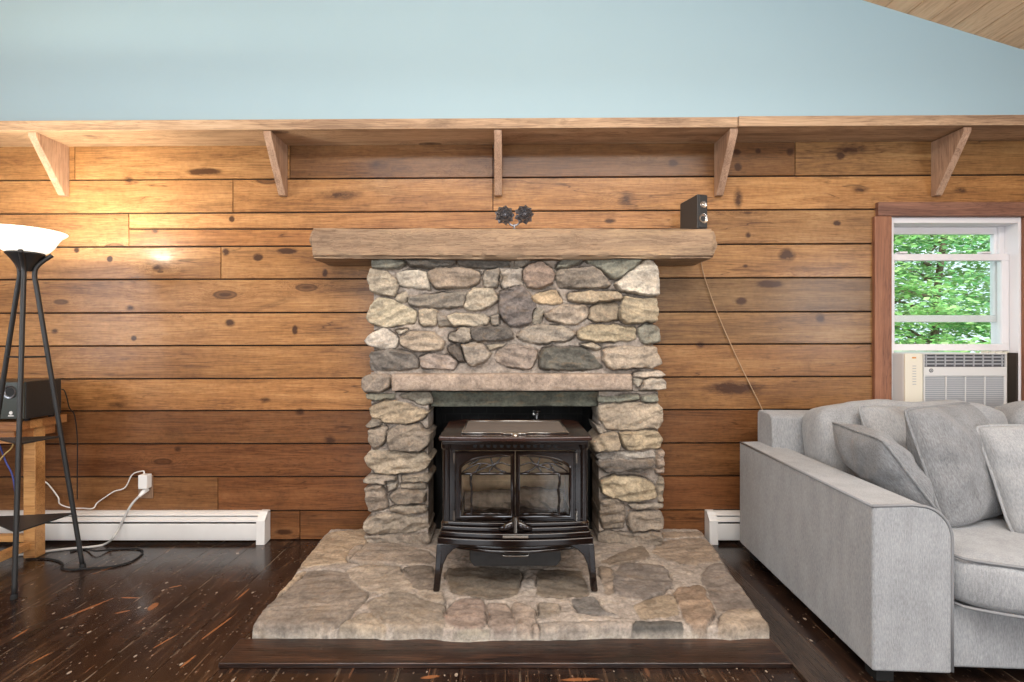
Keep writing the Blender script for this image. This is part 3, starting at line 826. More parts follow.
def relief(stones, core, bounds, res, hmin, hmax, to_plane, seed, warp=0.006, edge=0.012, crack=0.012, rough=0.010, grow=0.005, tl=0.16, gmix=0.38, UV=None):
    """height field over a plane; returns grid coords, height, colour, mask"""
    u0, u1, v0, v1 = bounds
    U, V = UV if UV is not None else np.meshgrid(np.arange(u0, u1 + res, res), np.arange(v0, v1 + res, res), indexing='ij')
    Uw = U + warp * fbm(U * 30, V * 30, seed, 3); Vw = V + warp * fbm(U * 30, V * 30, seed + 5, 3)
    H = 0.004 + 0.005 * fbm(U * 40, V * 40, seed + 9, 4)
    C = np.zeros(U.shape + (3,)); C[:] = mortar_c
    mask = np.zeros(U.shape, bool)
    for (a, b, c, d) in core: mask |= (U >= a) & (U <= b) & (V >= c) & (V <= d)
    near = np.full(U.shape, 1e9)
    rs = np.random.RandomState(seed)
    for k, (poly, col) in enumerate(stones):
        p = chaikin([to_plane(q) for q in poly], 2, grow)
        lo = p.min(0) - 0.02; hi = p.max(0) + 0.02
        sl = np.nonzero((U > lo[0]) & (U < hi[0]) & (V > lo[1]) & (V < hi[1]))
        if len(sl[0]) == 0: continue
        ins, d = sdist(Uw[sl], Vw[sl], p)
        near[sl] = np.minimum(near[sl], d)
        c = p.mean(0)
        t = np.clip(d / edge, 0, 1)
        dome = np.sqrt(np.clip(1 - (1 - t) ** 2, 0, 1))
        hs = rs.uniform(hmin, hmax)
        tilt = rs.uniform(-tl, tl, 2)
        ang = rs.uniform(-0.5, 0.5)
        uu, vv = U[sl], V[sl]
        facet = np.abs(((uu * math.sin(ang) + vv * math.cos(ang)) * 16 + fbm(uu * 7, vv * 7, seed + k, 2)) % 1 - 0.5)
        h = hs * dome + dome * (tilt[0] * (uu - c[0]) + tilt[1] * (vv - c[1])) + rough * dome * (fbm(uu * 16, vv * 26, seed + k * 3, 5) + 1.3 * (facet - 0.25))
        H[sl] = np.where(ins, h, H[sl])
        mask[sl] |= ins
        j = rs.uniform(0.92, 1.08)
        cc = np.array(lin(col)); cc = ((1 - gmix) * cc + gmix * np.array(lin((150, 140, 128))) * (cc.mean() / 0.26)) * j
        nn = fbm(uu * 9, vv * 20, seed + k * 7, 4)[..., None]
        cc = cc * (1 + 0.35 * nn)
        blend = np.clip(d / 0.004, 0, 1)[..., None]
        C[sl] = np.where(ins[..., None], cc * blend + mortar_c * (1 - blend) * 0.8, C[sl])
    ck = np.clip(vnoise(U * 14, V * 14, seed + 77) * 2.2 - 0.7, 0, 1)
    H -= crack * ck * np.exp(-(near / 0.0045) ** 2)
    C *= (1 - 0.45 * ck * np.exp(-(near / 0.004) ** 2))[..., None]      # grime lodged in the joints
    return U, V, H, C, mask

def grid_mesh(mb, U, V, H, C, mask, place, back, foot=None):
    """place(u, v, h) -> xyz; open border is walled down to back(u, v)"""
    nu, nv = U.shape
    cell = mask[:-1, :-1] & mask[1:, :-1] & mask[1:, 1:] & mask[:-1, 1:]
    used = np.zeros(U.shape, bool)
    used[:-1, :-1] |= cell; used[1:, :-1] |= cell; used[1:, 1:] |= cell; used[:-1, 1:] |= cell
    idx = -np.ones(U.shape, int)
    ii = np.argwhere(used)
    vs = []; cs = []
    for n, (i, j) in enumerate(ii):
        idx[i, j] = n
        vs.append(place(U[i, j], V[i, j], H[i, j])); cs.append(tuple(C[i, j]))
    fs = []
    bidx = {}
    def bk_(i, j):
        if (i, j) not in bidx:
            bidx[(i, j)] = len(vs); vs.append(back(U[i, j], V[i, j])); cs.append(tuple(C[i, j] * 0.9) if foot is None else foot)
        return bidx[(i, j)]
    for i, j in np.argwhere(cell):
        fs.append((idx[i, j], idx[i + 1, j], idx[i + 1, j + 1], idx[i, j + 1]))
        for di, dj, a, b in ((-1, 0, (0, 0), (0, 1)), (1, 0, (1, 1), (1, 0)), (0, -1, (1, 0), (0, 0)), (0, 1, (0, 1), (1, 1))):
            p, q = i + di, j + dj
            if not (0 <= p < cell.shape[0] and 0 <= q < cell.shape[1] and cell[p, q]):
                A = (i + a[0], j + a[1]); B = (i + b[0], j + b[1])
                fs.append((idx[A], idx[B], bk_(*B), bk_(*A)))
    n = len(mb.v)
    mb.v += vs; mb.c += cs; mb.f += [tuple(k + n for k in f) for f in fs]

FY = 2.737                                   # face of the chimney breast
fpx = FPX / FY
HZ = 0.07                                    # hearth height
fx = lambda px: (px - VX) / fpx
fz = lambda py: EYE - (py - VY) / fpx
wallp = lambda q: (fx(q[0]), fz(q[1]))
fire = thing('stone_fireplace', 'grey fieldstone fireplace and chimney breast against the plank wall', 'fireplace', (0.05, YB, HZ))
def stone_part(name, stones, core_px, bpx, seed, parent):
    core = [(fx(a), fx(b), fz(d), fz(c)) for (a, b, c, d) in core_px]
    bd = (fx(bpx[0]), fx(bpx[1]), fz(bpx[3]), fz(bpx[2]))
    U, V, H, C, m = relief(stones, core, bd, 0.0042, 0.014, 0.046, wallp, seed, 0.009, 0.013, 0.014, 0.016, 0.007)
    mb = MB()
    grid_mesh(mb, U, V, H, C, m, lambda u, v, h: (u, FY - h, v), lambda u, v: (u, YB - 0.003, v))
    return obj(name, mb, M['stone'], parent, smooth=True, angle=55, colors=True)
stone_part('chimney_breast', BREAST, [(374, 654, 259.6, 374), (371, 395, 372, 393), (632, 658, 370, 391)], (358, 668, 259.6, 393), 3, fire)
stone_part('pier', PIER_L, [(371, 429, 392, 544)], (360, 436, 392, 545), 21, fire)
stone_part('pier', PIER_R, [(598, 658, 391, 544)], (588, 668, 391, 545), 43, fire)

# ledge slab over the opening
def rough_slab(x0, x1, y0, y1, z0, z1, col, seed, amp=0.006, res=0.012):
    """closed box with a rough hewn surface"""
    bm = bmesh.new()
    nx = max(int((x1 - x0) / res), 2); ny = max(int((y1 - y0) / res), 2); nz = max(int((z1 - z0) / res), 2)
    mb = MB(); key = {}
    rs = random.Random(seed)
    def vid(i, j, k):
        if (i, j, k) in key: return key[(i, j, k)]
        x = x0 + (x1 - x0) * i / nx; y = y0 + (y1 - y0) * j / ny; z = z0 + (z1 - z0) * k / nz
        a = float(fbm(np.array(x * 14 + seed), np.array(z * 18 + y * 15), seed, 4))
        b = float(fbm(np.array(x * 5 + seed * 3), np.array(y * 12 + z * 12), seed + 4, 3))
        cx, cy, cz_ = (x - (x0 + x1) / 2), (y - (y0 + y1) / 2), (z - (z0 + z1) / 2)
        if j in (0, ny): y += amp * (a + b) * (1 if j else -1)
        if k in (0, nz): z += amp * b * 0.8 * (1 if k else -1)
        if i in (0, nx): x += amp * 2.2 * a * (1 if i else -1)
        # soften the arrises
        e = 0.35
        edges = (i in (0, nx)) + (j in (0, ny)) + (k in (0, nz))
        if edges >= 2:
            sh = amp * (0.9 + 0.8 * abs(a))
            if j in (0, ny): y += sh * (1 if j == 0 else -1)
            if k in (0, nz): z += sh * (1 if k == 0 else -1) * 0.8
            if i in (0, nx): x += sh * (1 if i == 0 else -1)
        key[(i, j, k)] = len(mb.v)
        mb.v.append((x, y, z)); mb.c.append(tuple(c * (1 + 0.3 * a) for c in col))
        return key[(i, j, k)]
    for i in range(nx):
        for j in range(ny):
            for k in (0, nz): mb.f.append((vid(i, j, k), vid(i + 1, j, k), vid(i + 1, j + 1, k), vid(i, j + 1, k)))
        for k in range(nz):
            for j in (0, ny): mb.f.append((vid(i, j, k), vid(i + 1, j, k), vid(i + 1, j, k + 1), vid(i, j, k + 1)))
    for j in range(ny):
        for k in range(nz):
            for i in (0, nx): mb.f.append((vid(i, j, k), vid(i, j + 1, k), vid(i, j + 1, k + 1), vid(i, j, k + 1)))
    return mb
SY = 2.66
sp_ = FPX / SY
mb = rough_slab((391 - VX) / sp_, (633 - VX) / sp_, SY, FY + 0.05, EYE - (391 - VY) / sp_, EYE - (374 - VY) / sp_, lin((164, 148, 134)), 5, 0.004)
obj('ledge_slab', mb, M['stone'], fire, smooth=True, angle=50, colors=True)
mb = rough_slab(fx(430), fx(599), FY + 0.012, FY + 0.17, fz(407), fz(391.5), lin((92, 94, 84)), 9, 0.003)
obj('lintel', mb, M['stone'], fire, smooth=True, angle=50, colors=True)
fbx = MB()
x0, x1 = BOX; zt = 0.94
fbx.box(x0 - 0.05, x0, YB - 0.0, YB + 0.42, HZ, zt); fbx.box(x1, x1 + 0.05, YB, YB + 0.42, HZ, zt)
fbx.box(x0 - 0.05, x1 + 0.05, YB + 0.42, YB + 0.47, HZ, zt); fbx.box(x0 - 0.05, x1 + 0.05, YB, YB + 0.47, zt, zt + 0.05)
fbx.box(x0 - 0.05, x1 + 0.05, YB + 0.0, YB + 0.47, HZ - 0.05, HZ)
obj('firebox', fbx, M['soot'], fire)
fo = MB()
rr = random.Random(3)
c = Vector(P(536, 415, 2.80))
for k in range(26):
    d = Vector((rr.uniform(-1, 1), rr.uniform(-0.6, 0.6), rr.uniform(-0.3, 1))).normalized()
    p = c + d * rr.uniform(0.0, 0.02)
    q = p + Vector((rr.uniform(-1, 1), rr.uniform(-1, 1), rr.uniform(-0.2, 1))) * 0.022
    r_ = p + Vector((rr.uniform(-1, 1), rr.uniform(-1, 1), rr.uniform(-0.2, 1))) * 0.022
    fo.add([p, q, r_], [(0, 1, 2)])
fo.tube([(c.x, c.y + 0.01, c.z - 0.05), (c.x, c.y + 0.01, c.z)], 0.012, 8)
obj('flue_liner', fo, M['foil'], fire)

# ------------------------------------------------------------------ hearth
hp = lambda q: G(q[0], q[1], HZ)[:2]
HE = [(cG(p), c) for p, c in [
    ([(42, 376), (130, 290), (190, 220), (260, 182), (390, 187), (420, 230), (460, 265), (430, 310), (362, 375), (190, 379)], (132, 122, 112)),
    ([(215, 168), (290, 90), (330, 44), (452, 34), (462, 78), (392, 148), (300, 160)], (166, 148, 126)), ([(397, 147), (430, 97), (560, 87), (680, 112), (722, 150), (600, 157), (450, 152)], (146, 134, 122)),
    ([(125, 292), (160, 215), (245, 180), (188, 225)], (168, 150, 128)), ([(400, 182), (450, 160), (578, 165), (600, 192), (635, 240), (600, 258), (485, 255), (432, 222)], (156, 144, 130)),
    ([(592, 170), (702, 165), (717, 252), (642, 242)], (124, 114, 104)), ([(372, 385), (440, 350), (500, 345), (520, 388), (500, 412), (380, 408)], (146, 134, 118)),
    ([(465, 300), (560, 262), (640, 272), (738, 312), (742, 388), (600, 398), (525, 360)], (138, 128, 116)), ([(755, 330), (800, 290), (880, 290), (900, 340), (880, 383), (820, 390), (770, 370)], (138, 122, 112)),
    ([(908, 302), (970, 302), (1012, 368), (960, 396), (912, 370)], (140, 126, 116)), ([(750, 398), (900, 394), (910, 416), (760, 418)], (134, 128, 116)),
    ([(535, 400), (620, 402), (625, 416), (535, 416)], (118, 114, 108)), ([(760, 182), (900, 182), (1022, 182), (1008, 268), (900, 278), (782, 258)], (112, 102, 90)), ([(655, 255), (735, 262), (740, 300), (660, 275)], (150, 138, 124))]]
HE += [(cH(p), c) for p, c in [
    ([(110, 185), (255, 182), (282, 268), (215, 272), (100, 272)], (116, 106, 94)), ([(372, 210), (420, 162), (558, 165), (588, 238), (480, 288), (392, 268)], (122, 114, 108)),
    ([(330, 150), (480, 92), (508, 140), (400, 158)], (138, 124, 110)), ([(560, 74), (700, 66), (740, 100), (768, 150), (640, 158), (525, 112)], (152, 136, 120)),
    ([(702, 210), (740, 167), (790, 172), (898, 310), (850, 323), (762, 318), (737, 258)], (124, 114, 106)), ([(600, 252), (700, 237), (738, 330), (700, 388), (645, 368)], (142, 122, 104)),
    ([(770, 370), (800, 337), (900, 328), (958, 388), (950, 402), (780, 395)], (146, 132, 116)), ([(462, 308), (588, 262), (610, 338), (482, 358)], (152, 136, 116)),
    ([(470, 370), (620, 370), (622, 402), (462, 406)], (92, 90, 86)), ([(232, 290), (310, 282), (340, 330), (390, 345), (262, 330)], (110, 106, 102)),
    ([(100, 370), (380, 365), (382, 408), (100, 412)], (136, 128, 120)), ([(110, 300), (170, 310), (172, 348), (112, 345)], (140, 130, 118)),
    ([(5, 305), (80, 322), (100, 395), (40, 408)], (146, 132, 120)), ([(320, 170), (370, 180), (380, 260), (350, 270)], (140, 126, 112)), ([(560, 42), (700, 40), (705, 58), (562, 66)], (150, 134, 118))]]
LEFT = [(252, 623.5), (262, 611), (276, 597), (291, 577), (299, 565), (318, 541), (327, 532)]
RIGHT = [(771, 625), (757, 607), (745, 590), (728, 566), (719, 553), (710, 541), (704, 533)]
FRONT = [(252, 623.5), (300, 624), (345, 624.5), (380, 626), (420, 626), (455, 628), (500, 628), (560, 627), (610, 625), (650, 626), (700, 625), (740, 626), (771, 625)]
lp = np.array([hp(q) for q in LEFT]); rp = np.array([hp(q) for q in RIGHT]); fp_ = np.array([hp(q) for q in FRONT])
nu, nv = 440, 240
ss, tt = np.meshgrid(np.linspace(0, 1, nu), np.linspace(0, 1, nv), indexing='ij')
yback = YB - 0.005
YL = lp[0, 1] + (yback - lp[0, 1]) * tt
XLf = np.interp(YL, lp[:, 1], lp[:, 0]) + 0.012 * fbm(YL * 9, YL * 0 + 3, 5, 3)
XRt = np.interp(YL, rp[:, 1], rp[:, 0]) + 0.012 * fbm(YL * 9, YL * 0 + 9, 6, 3)
U = XLf + (XRt - XLf) * ss
yf = np.interp(U, fp_[:, 0], fp_[:, 1]) + 0.010 * fbm(U * 7, U * 0 + 1, 8, 4)
V = yf + (yback - yf) * tt
U, V, H, C, m = relief(HE, [], (0, 0, 0, 0), 0, 0.003, 0.011, hp, 91, 0.012, 0.008, 0.012, 0.0045, 0.020, 0.05, 0.1, UV=(U, V))
ring_ = np.concatenate([np.stack([U[:, 0], V[:, 0]], 1)[::6], np.stack([U[-1], V[-1]], 1)[::6], np.stack([U[:, -1], V[:, -1]], 1)[::-6], np.stack([U[0], V[0]], 1)[::-6]])
d = np.minimum.reduce([(V - V[:, :1]), (U - U[:1]), (U[-1:] - U)])
t = np.clip(d / 0.022, 0, 1)
H = (HZ - 0.008 + H) * (0.80 + 0.20 * np.sqrt(np.clip(1 - (1 - t) ** 2, 0, 1)))
H += 0.004 * fbm(U * 8, V * 8, 61, 3)
hb = MB()
grid_mesh(hb, U, V, H, C, np.ones(U.shape, bool), lambda u, v, h: (u, v, h), lambda u, v: (u + 0.012 * float(vnoise(np.array(u * 30), np.array(v * 30), 3) - 0.5), v - 0.004 + 0.012 * float(vnoise(np.array(u * 24), np.array(v * 30), 9) - 0.5) if v < 2.2 else v, 0.002), lin((176, 170, 160)))
tag(obj('stone_hearth', hb, M['hearth_stone'], smooth=True, angle=60, colors=True), 'low flagstone hearth slab on the floor under the wood stove', 'hearth')

# ------------------------------------------------------------------ mantel beam
mz0, mz1, my0 = 1.611, 1.771, 2.655
mb = rough_slab(-1.032, 1.122, my0, YB - 0.002, mz0, mz1, (1, 1, 1), 17, 0.013, 0.014)
tag(obj('mantel_beam', mb, M['mantel_wood'], smooth=True, angle=60), 'rough-hewn brown timber mantel beam across the chimney breast', 'mantel')

# ------------------------------------------------------------------ long shelf with brackets
sh = thing('ledge_shelf', 'long rough-sawn wooden ledge on five brackets below the blue wall', 'shelf', (0, YB, 2.03))
JX = 1.272
shz = lambda X: 2.3125 + (X + 2.4) * 0.0052
def board(xa, xb, th, dz=0.0):
    m = MB()
    vs = []
    for X in (xa, xb):
        z = shz(X) + dz
        vs += [(X, 2.715, z), (X, YB - 0.001, z), (X, YB - 0.001, z + th), (X, 2.715, z + th)]
    m.add(vs, [(0, 1, 2, 3), (4, 7, 6, 5), (0, 4, 5, 1), (1, 5, 6, 2), (2, 6, 7, 3), (3, 7, 4, 0)])
    return obj('board', m, M['shelf_wood'], sh, bevel=0.003)
board(XL + 0.001, JX - 0.002, 0.056); board(JX + 0.002, XR - 0.001, 0.056, 0.004)
for X in (-2.575, -1.292, -0.033, 1.256, 2.53):
    zt = shz(X) - 0.001; th = 0.021
    prof = [(YB - 0.001, zt), (2.728, zt), (2.728, zt - 0.022), (YB - 0.03, 2.018), (YB - 0.001, 2.018)]
    m = MB(); m.prism(prof, 'x', X - th, X + th)
    obj('bracket', m, M['bracket_wood'], sh, bevel=0.002)

# ------------------------------------------------------------------ wood stove
SX = 0.05
stove = thing('wood_stove', 'glossy dark brown enamelled wood stove with two glass doors on the hearth', 'stove', (SX, 2.19, HZ + 0.004))
def so(name, mb, mat, parent=stove, **k):
    return obj(name, mb, mat, parent, local=True, **k)
def bowed(w, y0, bow, yb, n=16, cut=0.0):
    pts = [(-w + 2 * w * i / n, y0 - bow * (1 - (2 * i / n - 1) ** 2)) for i in range(n + 1)]
    return pts + [(w, yb - cut), (w - cut, yb), (-w + cut, yb), (-w, yb - cut)] if cut else pts + [(w, yb), (-w, yb)]
m = MB()
m.box(-0.315, -0.300, 0.065, 0.46, 0.25, 0.64); m.box(0.300, 0.315, 0.065, 0.46, 0.25, 0.64)
m.box(-0.300, 0.300, 0.445, 0.46, 0.25, 0.64); m.box(-0.300, 0.300, 0.065, 0.445, 0.625, 0.64); m.box(-0.300, 0.300, 0.065, 0.445, 0.25, 0.265)
m.box(-0.300, 0.300, 0.05, 0.07, 0.605, 0.64); m.box(-0.300, -0.268, 0.05, 0.07, 0.265, 0.605); m.box(0.268, 0.300, 0.05, 0.07, 0.265, 0.605); m.box(-0.268, 0.268, 0.05, 0.07, 0.265, 0.296)
so('body', m, M['enamel'], bevel=0.003)
for s in (-1, 1):
    m = MB()
    m.lathe([(0.020, 0.262), (0.024, 0.268), (0.024, 0.285), (0.017, 0.292), (0.017, 0.61), (0.024, 0.618), (0.024, 0.636)], (s * 0.308, 0.056, 0), 12)
    so('column', m, M['enamel'], angle=40)
for k in range(13):
    m = MB()
    m.lathe([(0.0, -0.001), (0.009, -0.001), (0.009, 0.006)], (-0.18 + k * 0.03, 0.047, 0.627), 10, axis='y')
    so('vent_hole', m, M['rubber'])
m = MB(); m.prism(bowed(0.325, 0.02, 0.012, 0.47, 16, 0.07), 'z', 0.638, 0.656); 
so('top_moulding', m, M['enamel'], bevel=0.004)
m = MB(); m.prism(bowed(0.338, 0.012, 0.022, 0.50, 16, 0.07), 'z', 0.656, 0.676)
so('top_plate', m, M['stove_top'], bevel=0.006, seg=3)
tr_ = MB()
q = [(-0.238, 0.07), (0.238, 0.07), (0.238, 0.40), (-0.238, 0.40)]
tr_.prism(q, 'z', 0.676, 0.681)
tv = so('trivet', tr_, M['trivet'], bevel=0.002)
m = MB()
for a, b in ((q[0], q[1]), (q[1], q[2]), (q[2], q[3]), (q[3], q[0])): m.tube([(*a, 0.681), (*b, 0.681)], 0.005, 6)
so('rim', m, M['nickel'], tv, smooth=True)
m = MB()
for s in (-1, 1):
    m.tube(spline([(0, 0.035, 0.680), (s * 0.02, 0.045, 0.682), (s * 0.045, 0.052, 0.681), (s * 0.062, 0.066, 0.680)], 5), [0.011, 0.010, 0.010, 0.009, 0.009, 0.008, 0.008, 0.007, 0.007, 0.006, 0.006, 0.005, 0.005, 0.004, 0.004, 0.003], 8)
m.lathe([(0.0, 0.688), (0.012, 0.685), (0.016, 0.676)], (0, 0.034, 0), 12)
so('ornament', m, M['nickel'], smooth=True)
# stepped and bowed mouldings below the doors
m = MB(); m.prism(bowed(0.318, 0.040, 0.022, 0.46), 'z', 0.276, 0.292); m.prism(bowed(0.326, 0.028, 0.026, 0.462), 'z', 0.258, 0.276)
so('sill', m, M['enamel'], bevel=0.005, seg=3)
m = MB(); m.prism(bowed(0.334, 0.014, 0.034, 0.466), 'z', 0.236, 0.258); m.prism(bowed(0.343, 0.002, 0.034, 0.47), 'z', 0.206, 0.236)
so('base', m, M['enamel'], bevel=0.006, seg=3)
m = MB()
n = 24
for k, (zt_, zb_, bw, wd) in enumerate([(0.206, 0.190, 0.046, 0.28), (0.190, 0.176, 0.052, 0.262)]):
    pts = []
    for i in range(n + 1):
        xx = -wd + 2 * wd * i / n
        pts.append((xx, 0.02 - bw * (1 - (xx / wd) ** 2)))
    m.prism(pts + [(wd, 0.08), (-wd, 0.08)], 'z', zb_, zt_)
so('ash_lip', m, M['enamel'], bevel=0.006, seg=3)
m = MB()
prof = [(-0.205, 0.180), (-0.205, 0.115), (-0.185, 0.088), (0.185, 0.088), (0.205, 0.115), (0.205, 0.180)]
m.prism(prof, 'y', 0.045, 0.36)
ap = so('ash_pan', m, M['cast_iron'], bevel=0.006)
m = MB(); m.tube(spline([(-0.062, 0.045, 0.158), (-0.055, 0.022, 0.152), (-0.045, 0.018, 0.148), (0.045, 0.018, 0.148), (0.055, 0.022, 0.152), (0.062, 0.045, 0.158)], 4), 0.005, 8)
so('handle', m, M['nickel'], ap, smooth=True)
# legs: curved brackets in two directions, merging at the foot
def leg(sx, sy):
    m = MB()
    fr_ = [(-0.345, 0.207), (-0.351, 0.10), (-0.362, 0.0), (-0.332, 0.0), (-0.327, 0.06), (-0.316, 0.115), (-0.298, 0.155), (-0.272, 0.182), (-0.245, 0.195), (-0.245, 0.207)]
    yo = 0.0 if sy < 0 else 0.44
    poly = [(-sx * p[0], p[1]) for p in fr_]
    m.prism(poly, 'y', yo, yo + 0.030)
    sd = [(0.0, 0.207), (-0.002, 0.1), (-0.006, 0.0), (0.026, 0.0), (0.03, 0.06), (0.042, 0.115), (0.06, 0.155), (0.085, 0.182), (0.11, 0.195), (0.11, 0.207)]
    poly = [(p[0] if sy < 0 else 0.47 - p[0], p[1]) for p in sd]
    x0_ = sx * 0.345; m.prism(poly, 'x', min(x0_, x0_ - sx * 0.026), max(x0_, x0_ - sx * 0.026))
    for i in range(len(m.v)):            # splay so that the foot keeps under the bracket
        v = m.v[i]
        if i >= 20: m.v[i] = (v[0] + sx * 0.014 * max(0, (0.207 - v[2]) / 0.207), v[1], v[2])
    return so('leg', m, M['enamel'], bevel=0.004)
for sx in (-1, 1):
    for sy in (-1, 1): leg(sx, sy)
# doors
def arch(xv):
    return 0.500 + 0.086 * max(0.0, 1 - (abs(xv) / 0.252) ** 2.6) ** (1 / 2.6)
for s in (-1, 1):
    xi, xo, zb = 0.016, 0.244, 0.316
    inner = [(xi, zb), (xo, zb), (xo, 0.40)]
    K = 14
    for k in range(K + 1):
        xx = xo - (xo - xi) * (k / K) ** 1.6
        inner.append((xx, arch(xx)))
    inner.append((xi, 0.45))
    OX0, OX1, OZ0, OZ1 = 0.002, 0.266, 0.298, 0.603
    cx, czz = (xi + xo) / 2, 0.45
    outer = []
    for (px_, pz_) in inner:
        dx, dz = px_ - cx, pz_ - czz
        ts = []
        if dx > 1e-6: ts.append((OX1 - cx) / dx)
        if dx < -1e-6: ts.append((OX0 - cx) / dx)
        if dz > 1e-6: ts.append((OZ1 - czz) / dz)
        if dz < -1e-6: ts.append((OZ0 - czz) / dz)
        t_ = min(ts)
        outer.append((cx + dx * t_, czz + dz * t_))
    # add exact corners
    def snap(c, lst):
        b = min(range(len(lst)), key=lambda i: (lst[i][0] - c[0]) ** 2 + (lst[i][1] - c[1]) ** 2); lst[b] = c
    for c in ((OX0, OZ0), (OX1, OZ0), (OX1, OZ1), (OX0, OZ1)): snap(c, outer)
    N = len(inner)
    m = MB()
    vs = [(s * p[0], 0.034, p[1]) for p in outer] + [(s * p[0], 0.034, p[1]) for p in inner] + [(s * p[0], 0.050, p[1]) for p in outer] + [(s * p[0], 0.050, p[1]) for p in inner]
    fs = []
    for i in range(N):
        j = (i + 1) % N
        fs += [(i, j, N + j, N + i), (2 * N + i, 3 * N + i, 3 * N + j, 2 * N + j), (i, 2 * N + i, 2 * N + j, j), (N + i, N + j, 3 * N + j, 3 * N + i)]
    m.add(vs, fs)
    m.tube([(s * p[0], 0.032, p[1]) for p in inner], 0.0055, 8, closed=True)
    rect = [(0.006, 0.302), (0.262, 0.302), (0.262, 0.599), (0.006, 0.599)]
    m.tube([(s * p[0], 0.034, p[1]) for p in rect], 0.004, 6, closed=True)
    door = so('door', m, M['enamel'], angle=40)
    g = MB(); g.prism([(s * p[0], p[1]) for p in inner], 'y', 0.043, 0.046)
    so('pane', g, M['stove_glass'], door)
    g = MB()
    g.tube([(s * xi, 0.037, 0.505), (s * xo, 0.037, 0.505)], 0.0055, 8)
    g.tube([(s * 0.028, 0.037, 0.326), (s * 0.232, 0.037, 0.326)], 0.004, 6)
    br = [[(0.05, 0.505), (0.09, 0.535), (0.15, 0.552), (0.20, 0.535), (0.235, 0.512)], [(0.02, 0.54), (0.06, 0.553), (0.10, 0.545), (0.16, 0.522), (0.20, 0.505)],
          [(0.06, 0.583), (0.08, 0.555), (0.105, 0.530), (0.12, 0.505)], [(0.11, 0.578), (0.10, 0.548), (0.075, 0.524), (0.04, 0.512)], [(0.15, 0.552), (0.165, 0.53), (0.18, 0.505)],
          [(0.16, 0.570), (0.185, 0.555), (0.21, 0.545)]]
    for b_ in br:
        pts = spline([(s * p[0], 0.036, p[1]) for p in b_], 4)
        g.tube(pts, [0.0045 - 0.002 * abs(2 * i / (len(pts) - 1) - 1) for i in range(len(pts))], 6)
    tw = [(0.195, 0.505), (0.198, 0.47), (0.193, 0.43), (0.197, 0.39), (0.194, 0.35), (0.197, 0.318)]
    pts = spline([(s * p[0], 0.036, p[1]) for p in tw], 4)
    g.tube(pts, [0.0035 + 0.003 * abs(math.sin(i * 0.9)) for i in range(len(pts))], 6)
    so('branch_grille', g, M['enamel'], door, smooth=True)
    for zz in (0.575, 0.318):
        g = MB(); g.tube([(s * 0.272, 0.036, zz - 0.022), (s * 0.272, 0.036, zz + 0.022)], 0.005, 8)
        so('hinge', g, M['nickel'], door, angle=40)
    g = MB()
    pts = spline([(s * 0.006, 0.026, 0.322), (s * 0.010, 0.014, 0.300), (s * 0.024, 0.006, 0.288), (s * 0.048, 0.0, 0.279), (s * 0.072, 0.006, 0.268)], 5)
    g.tube(pts, [0.006 + 0.014 * math.sin(PI * i / (len(pts) - 1)) for i in range(len(pts))], 8)
    so('door_handle', g, M['enamel'], door, smooth=True)
m = MB(); m.tube([(-0.055, -0.022, 0.247), (0.055, -0.022, 0.247)], 0.007, 8); m.tube([(0.0, -0.01, 0.26), (0.0, -0.01, 0.325)], 0.008, 8)
so('latch_bar', m, M['nickel'], smooth=True, angle=40)
# firebrick lining and pipe
m = MB()
m.box(-0.298, 0.298, 0.40, 0.444, 0.267, 0.622); m.box(-0.298, -0.262, 0.08, 0.40, 0.267, 0.622); m.box(0.262, 0.298, 0.08, 0.40, 0.267, 0.622); m.box(-0.262, 0.262, 0.08, 0.40, 0.267, 0.285)
for zz in (0.37, 0.45, 0.53): m.box(-0.298, 0.298, 0.398, 0.41, zz, zz + 0.003)
so('firebrick', m, M['fire_brick'])
m = MB(); m.lathe([(0.075, 0.0), (0.075, 0.12), (0.08, 0.12), (0.08, 0.14)], (0, 0.46, 0.52), 24, axis='y')
so('flue_collar', m, M['cast_iron'], angle=40)
def log(name, label, c, L, r, rot, seed):
    m = MB(); rs = random.Random(seed)
    n, k = 12, 9
    vs = []
    for i in range(k):
        for j in range(n):
            q_ = 2 * PI * j / n
            rr_ = r * (1 + rs.uniform(-0.12, 0.12))
            vs.append((-L / 2 + L * i / (k - 1), rr_ * math.cos(q_), rr_ * math.sin(q_)))
    fs = [(i * n + j, i * n + (j + 1) % n, (i + 1) * n + (j + 1) % n, (i + 1) * n + j) for i in range(k - 1) for j in range(n)]
    fs += [tuple(range(n)), tuple((k - 1) * n + j for j in range(n))]
    m.add(vs, fs); m.xf(Matrix.Rotation(rot, 4, 'Z'))
    o_ = obj(name, m, M['char'])
    o_.location = c
    tag(o_, label, 'log')
log('charred_log', 'charred grey log behind the left glass door of the stove', (SX - 0.12, 2.40, HZ + 0.338), 0.24, 0.045, 0.15, 1)
log('charred_log', 'charred grey log behind the right glass door of the stove', (SX + 0.13, 2.41, HZ + 0.342), 0.22, 0.049, -0.25, 2)

